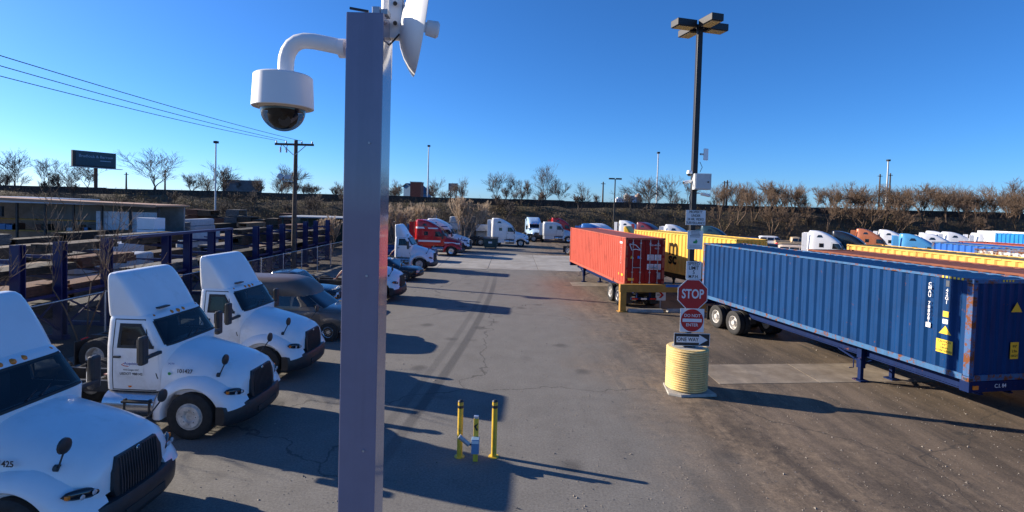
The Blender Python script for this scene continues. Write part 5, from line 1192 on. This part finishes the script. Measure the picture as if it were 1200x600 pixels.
# ------------------------------------------------------------------ billboards and what stands behind the embankment
a, b_ = atY(85, 174.5, 103), atY(136, 181, 110); w_ = (b_-a).length; hb = 3.2
t = thing('billboard', 'dark teal billboard with pale lettering on a single post', 'billboard', ((a.x+b_.x)/2, (a.y+b_.y)/2, 5.4), math.atan2(b_.y-a.y, b_.x-a.x)); zt = (a.z+b_.z)/2-5.4
MB().span((-w_/2, 0, zt-hb), (w_/2, .5, zt)).build('frame', M_FRAME, t)
fc = MB().span((-w_/2+.5, -.04, zt-hb+.35), (w_/2-.05, -.005, zt-.1)).build('poster', mat('dark teal poster', (.012, .05, .075), .4, var=.2), t)
lettering('Bradlock & Barrow', .78, mat('pale blue print', (.28, .40, .52), .5), fc, (.2, -.05, zt-1.0), (0, -1, 0)); MB().span((.9, -.05, zt-1.85), (2.9, -.042, zt-1.7)).build('print_line', mat('pale blue print', (.28, .40, .52), .5), fc)
MB().span((-w_/2-.8, -.9, zt-hb-.12), (w_/2+.8, -.1, zt-hb)).build('catwalk', M_GALV, t); MB().cyl((.3, .3, 0), (.3, .3, zt-hb), .32, n=12).build('post', mat('rust brown post', (.13, .06, .04), .7), t, 40)
c_ = atY(531, 219.5, 125); t = thing('billboard', 'small faded billboard on two posts behind the embankment', 'billboard', (c_.x, 125, 5.3), R(-15))
MB().span((-1.15, -.1, c_.z-5.3-.85), (1.15, .1, c_.z-5.3+.95)).build('panel', mat('faded poster', (.34, .25, .22), .6, var=.6, scale=2.5), t)
for x in (-.8, .8): MB().span((x-.08, .11, 0), (x+.08, .27, c_.z-5.3+.6)).build('post', M_WOOD, t)
a, b_ = atY(455, 213, 130), atY(466, 226, 130); t = thing('brick_building', 'rust red block of a building top beside the camera post', 'building', ((a.x+b_.x)/2, 160, 0))
k_ = 160/130.; MB().span((-1.6, 0, 0), (1.6, 5, a.z*k_-5.3*(k_-1))).build('wall', mat('red brick wall', (.22, .065, .04), .8, var=.3), t); MB().span((-1.75, -.15, a.z*k_-5.3*(k_-1)), (1.75, 5.15, a.z*k_-5.3*(k_-1)+.25)).build('coping', M_CONC, t)
a = atY(481, 214.5, 190); t = thing('blue_house', 'blue gabled house roof behind the embankment', 'house', (a.x, 190, 0), R(-30)); hz_ = a.z
MBL = mat('blue siding', (.04, .13, .24), .7, var=.12)
MB().prism([(-3.2, 0), (3.2, 0), (3.2, hz_-3.2), (-1.6, hz_-.2), (-3.2, hz_-1.2)], 0, 8).build('wall', MBL, t); rf_ = MB().prism([(-1.8, hz_), (3.7, hz_-3.3), (3.7, hz_-3.55), (-1.8, hz_-.25)], -.4, 8.4).prism([(-1.8, hz_), (-3.7, hz_-1.2), (-3.7, hz_-1.45), (-1.8, hz_-.25)], -.4, 8.4).build('roof', mat('blue grey roof', (.05, .10, .16), .8), t)
MB().span((.3, 3, hz_-2.0), (.7, 3.5, hz_-.1)).build('chimney', M_CONC, rf_)
for px0, px1, py, lab, colr in ((733, 745, 237, 'low pale apartment block on the skyline', (.42, .42, .44)), (733.5, 738, 228, 'slim brick tower on the skyline, left of two', (.34, .24, .2)), (738.2, 746, 230.5, 'broad pale tower on the skyline', (.45, .46, .5)), (747, 752, 228, 'slim brick tower on the skyline, right of two', (.34, .24, .2)), (722, 731, 232.5, 'low white slab on the skyline beside the double-headed lamp', (.55, .56, .58))):
    Y = 620; a, b_ = atY(px0, py, Y), atY(px1, py, Y)
    t = thing('tower_block', lab, 'building', ((a.x+b_.x)/2, Y, 0)); w_ = (b_.x-a.x)/2
    mt_ = mat('tower %d' % int(px0), colr, .8, var=.1, scale=.1); MB().span((-w_, 0, 0), (w_, 12, a.z)).build('wall', mt_, t); MB().span((-w_*.5, 2, a.z), (w_*.5, 8, a.z+1.5)).build('roof_house', mt_, t)
    n_ = max(2, int(w_*2/3))
    for i in range(n_):
        for j in range(3): x = -w_+(i+.5)*2*w_/n_; MB().span((x-.6, -.1, a.z-3.4-j*3), (x+.6, -.02, a.z-1.8-j*3)).build('window', M_GLASS, t)
a = atY(281, 211, 112); t = thing('box_trailer', 'grey box trailer standing on the embankment', 'trailer', (a.x, 112, 5.4), R(2)); zt = a.z-5.4
MB().span((-3.6, 0, .9), (3.6, 2.4, zt)).build('box', mat('grey trailer side', (.12, .15, .18), .5, var=.3, scale=.8), t, bevel=.04)
for x in (-2.6, -1.4, 2.4):
    for y, s in ((.15, -1), (2.25, 1)): wheel(t, (x, y, .5), .5, .28, s)
MB().span((-3.4, .5, .6), (3.4, 1.9, .9)).build('frame', M_FRAME, t)
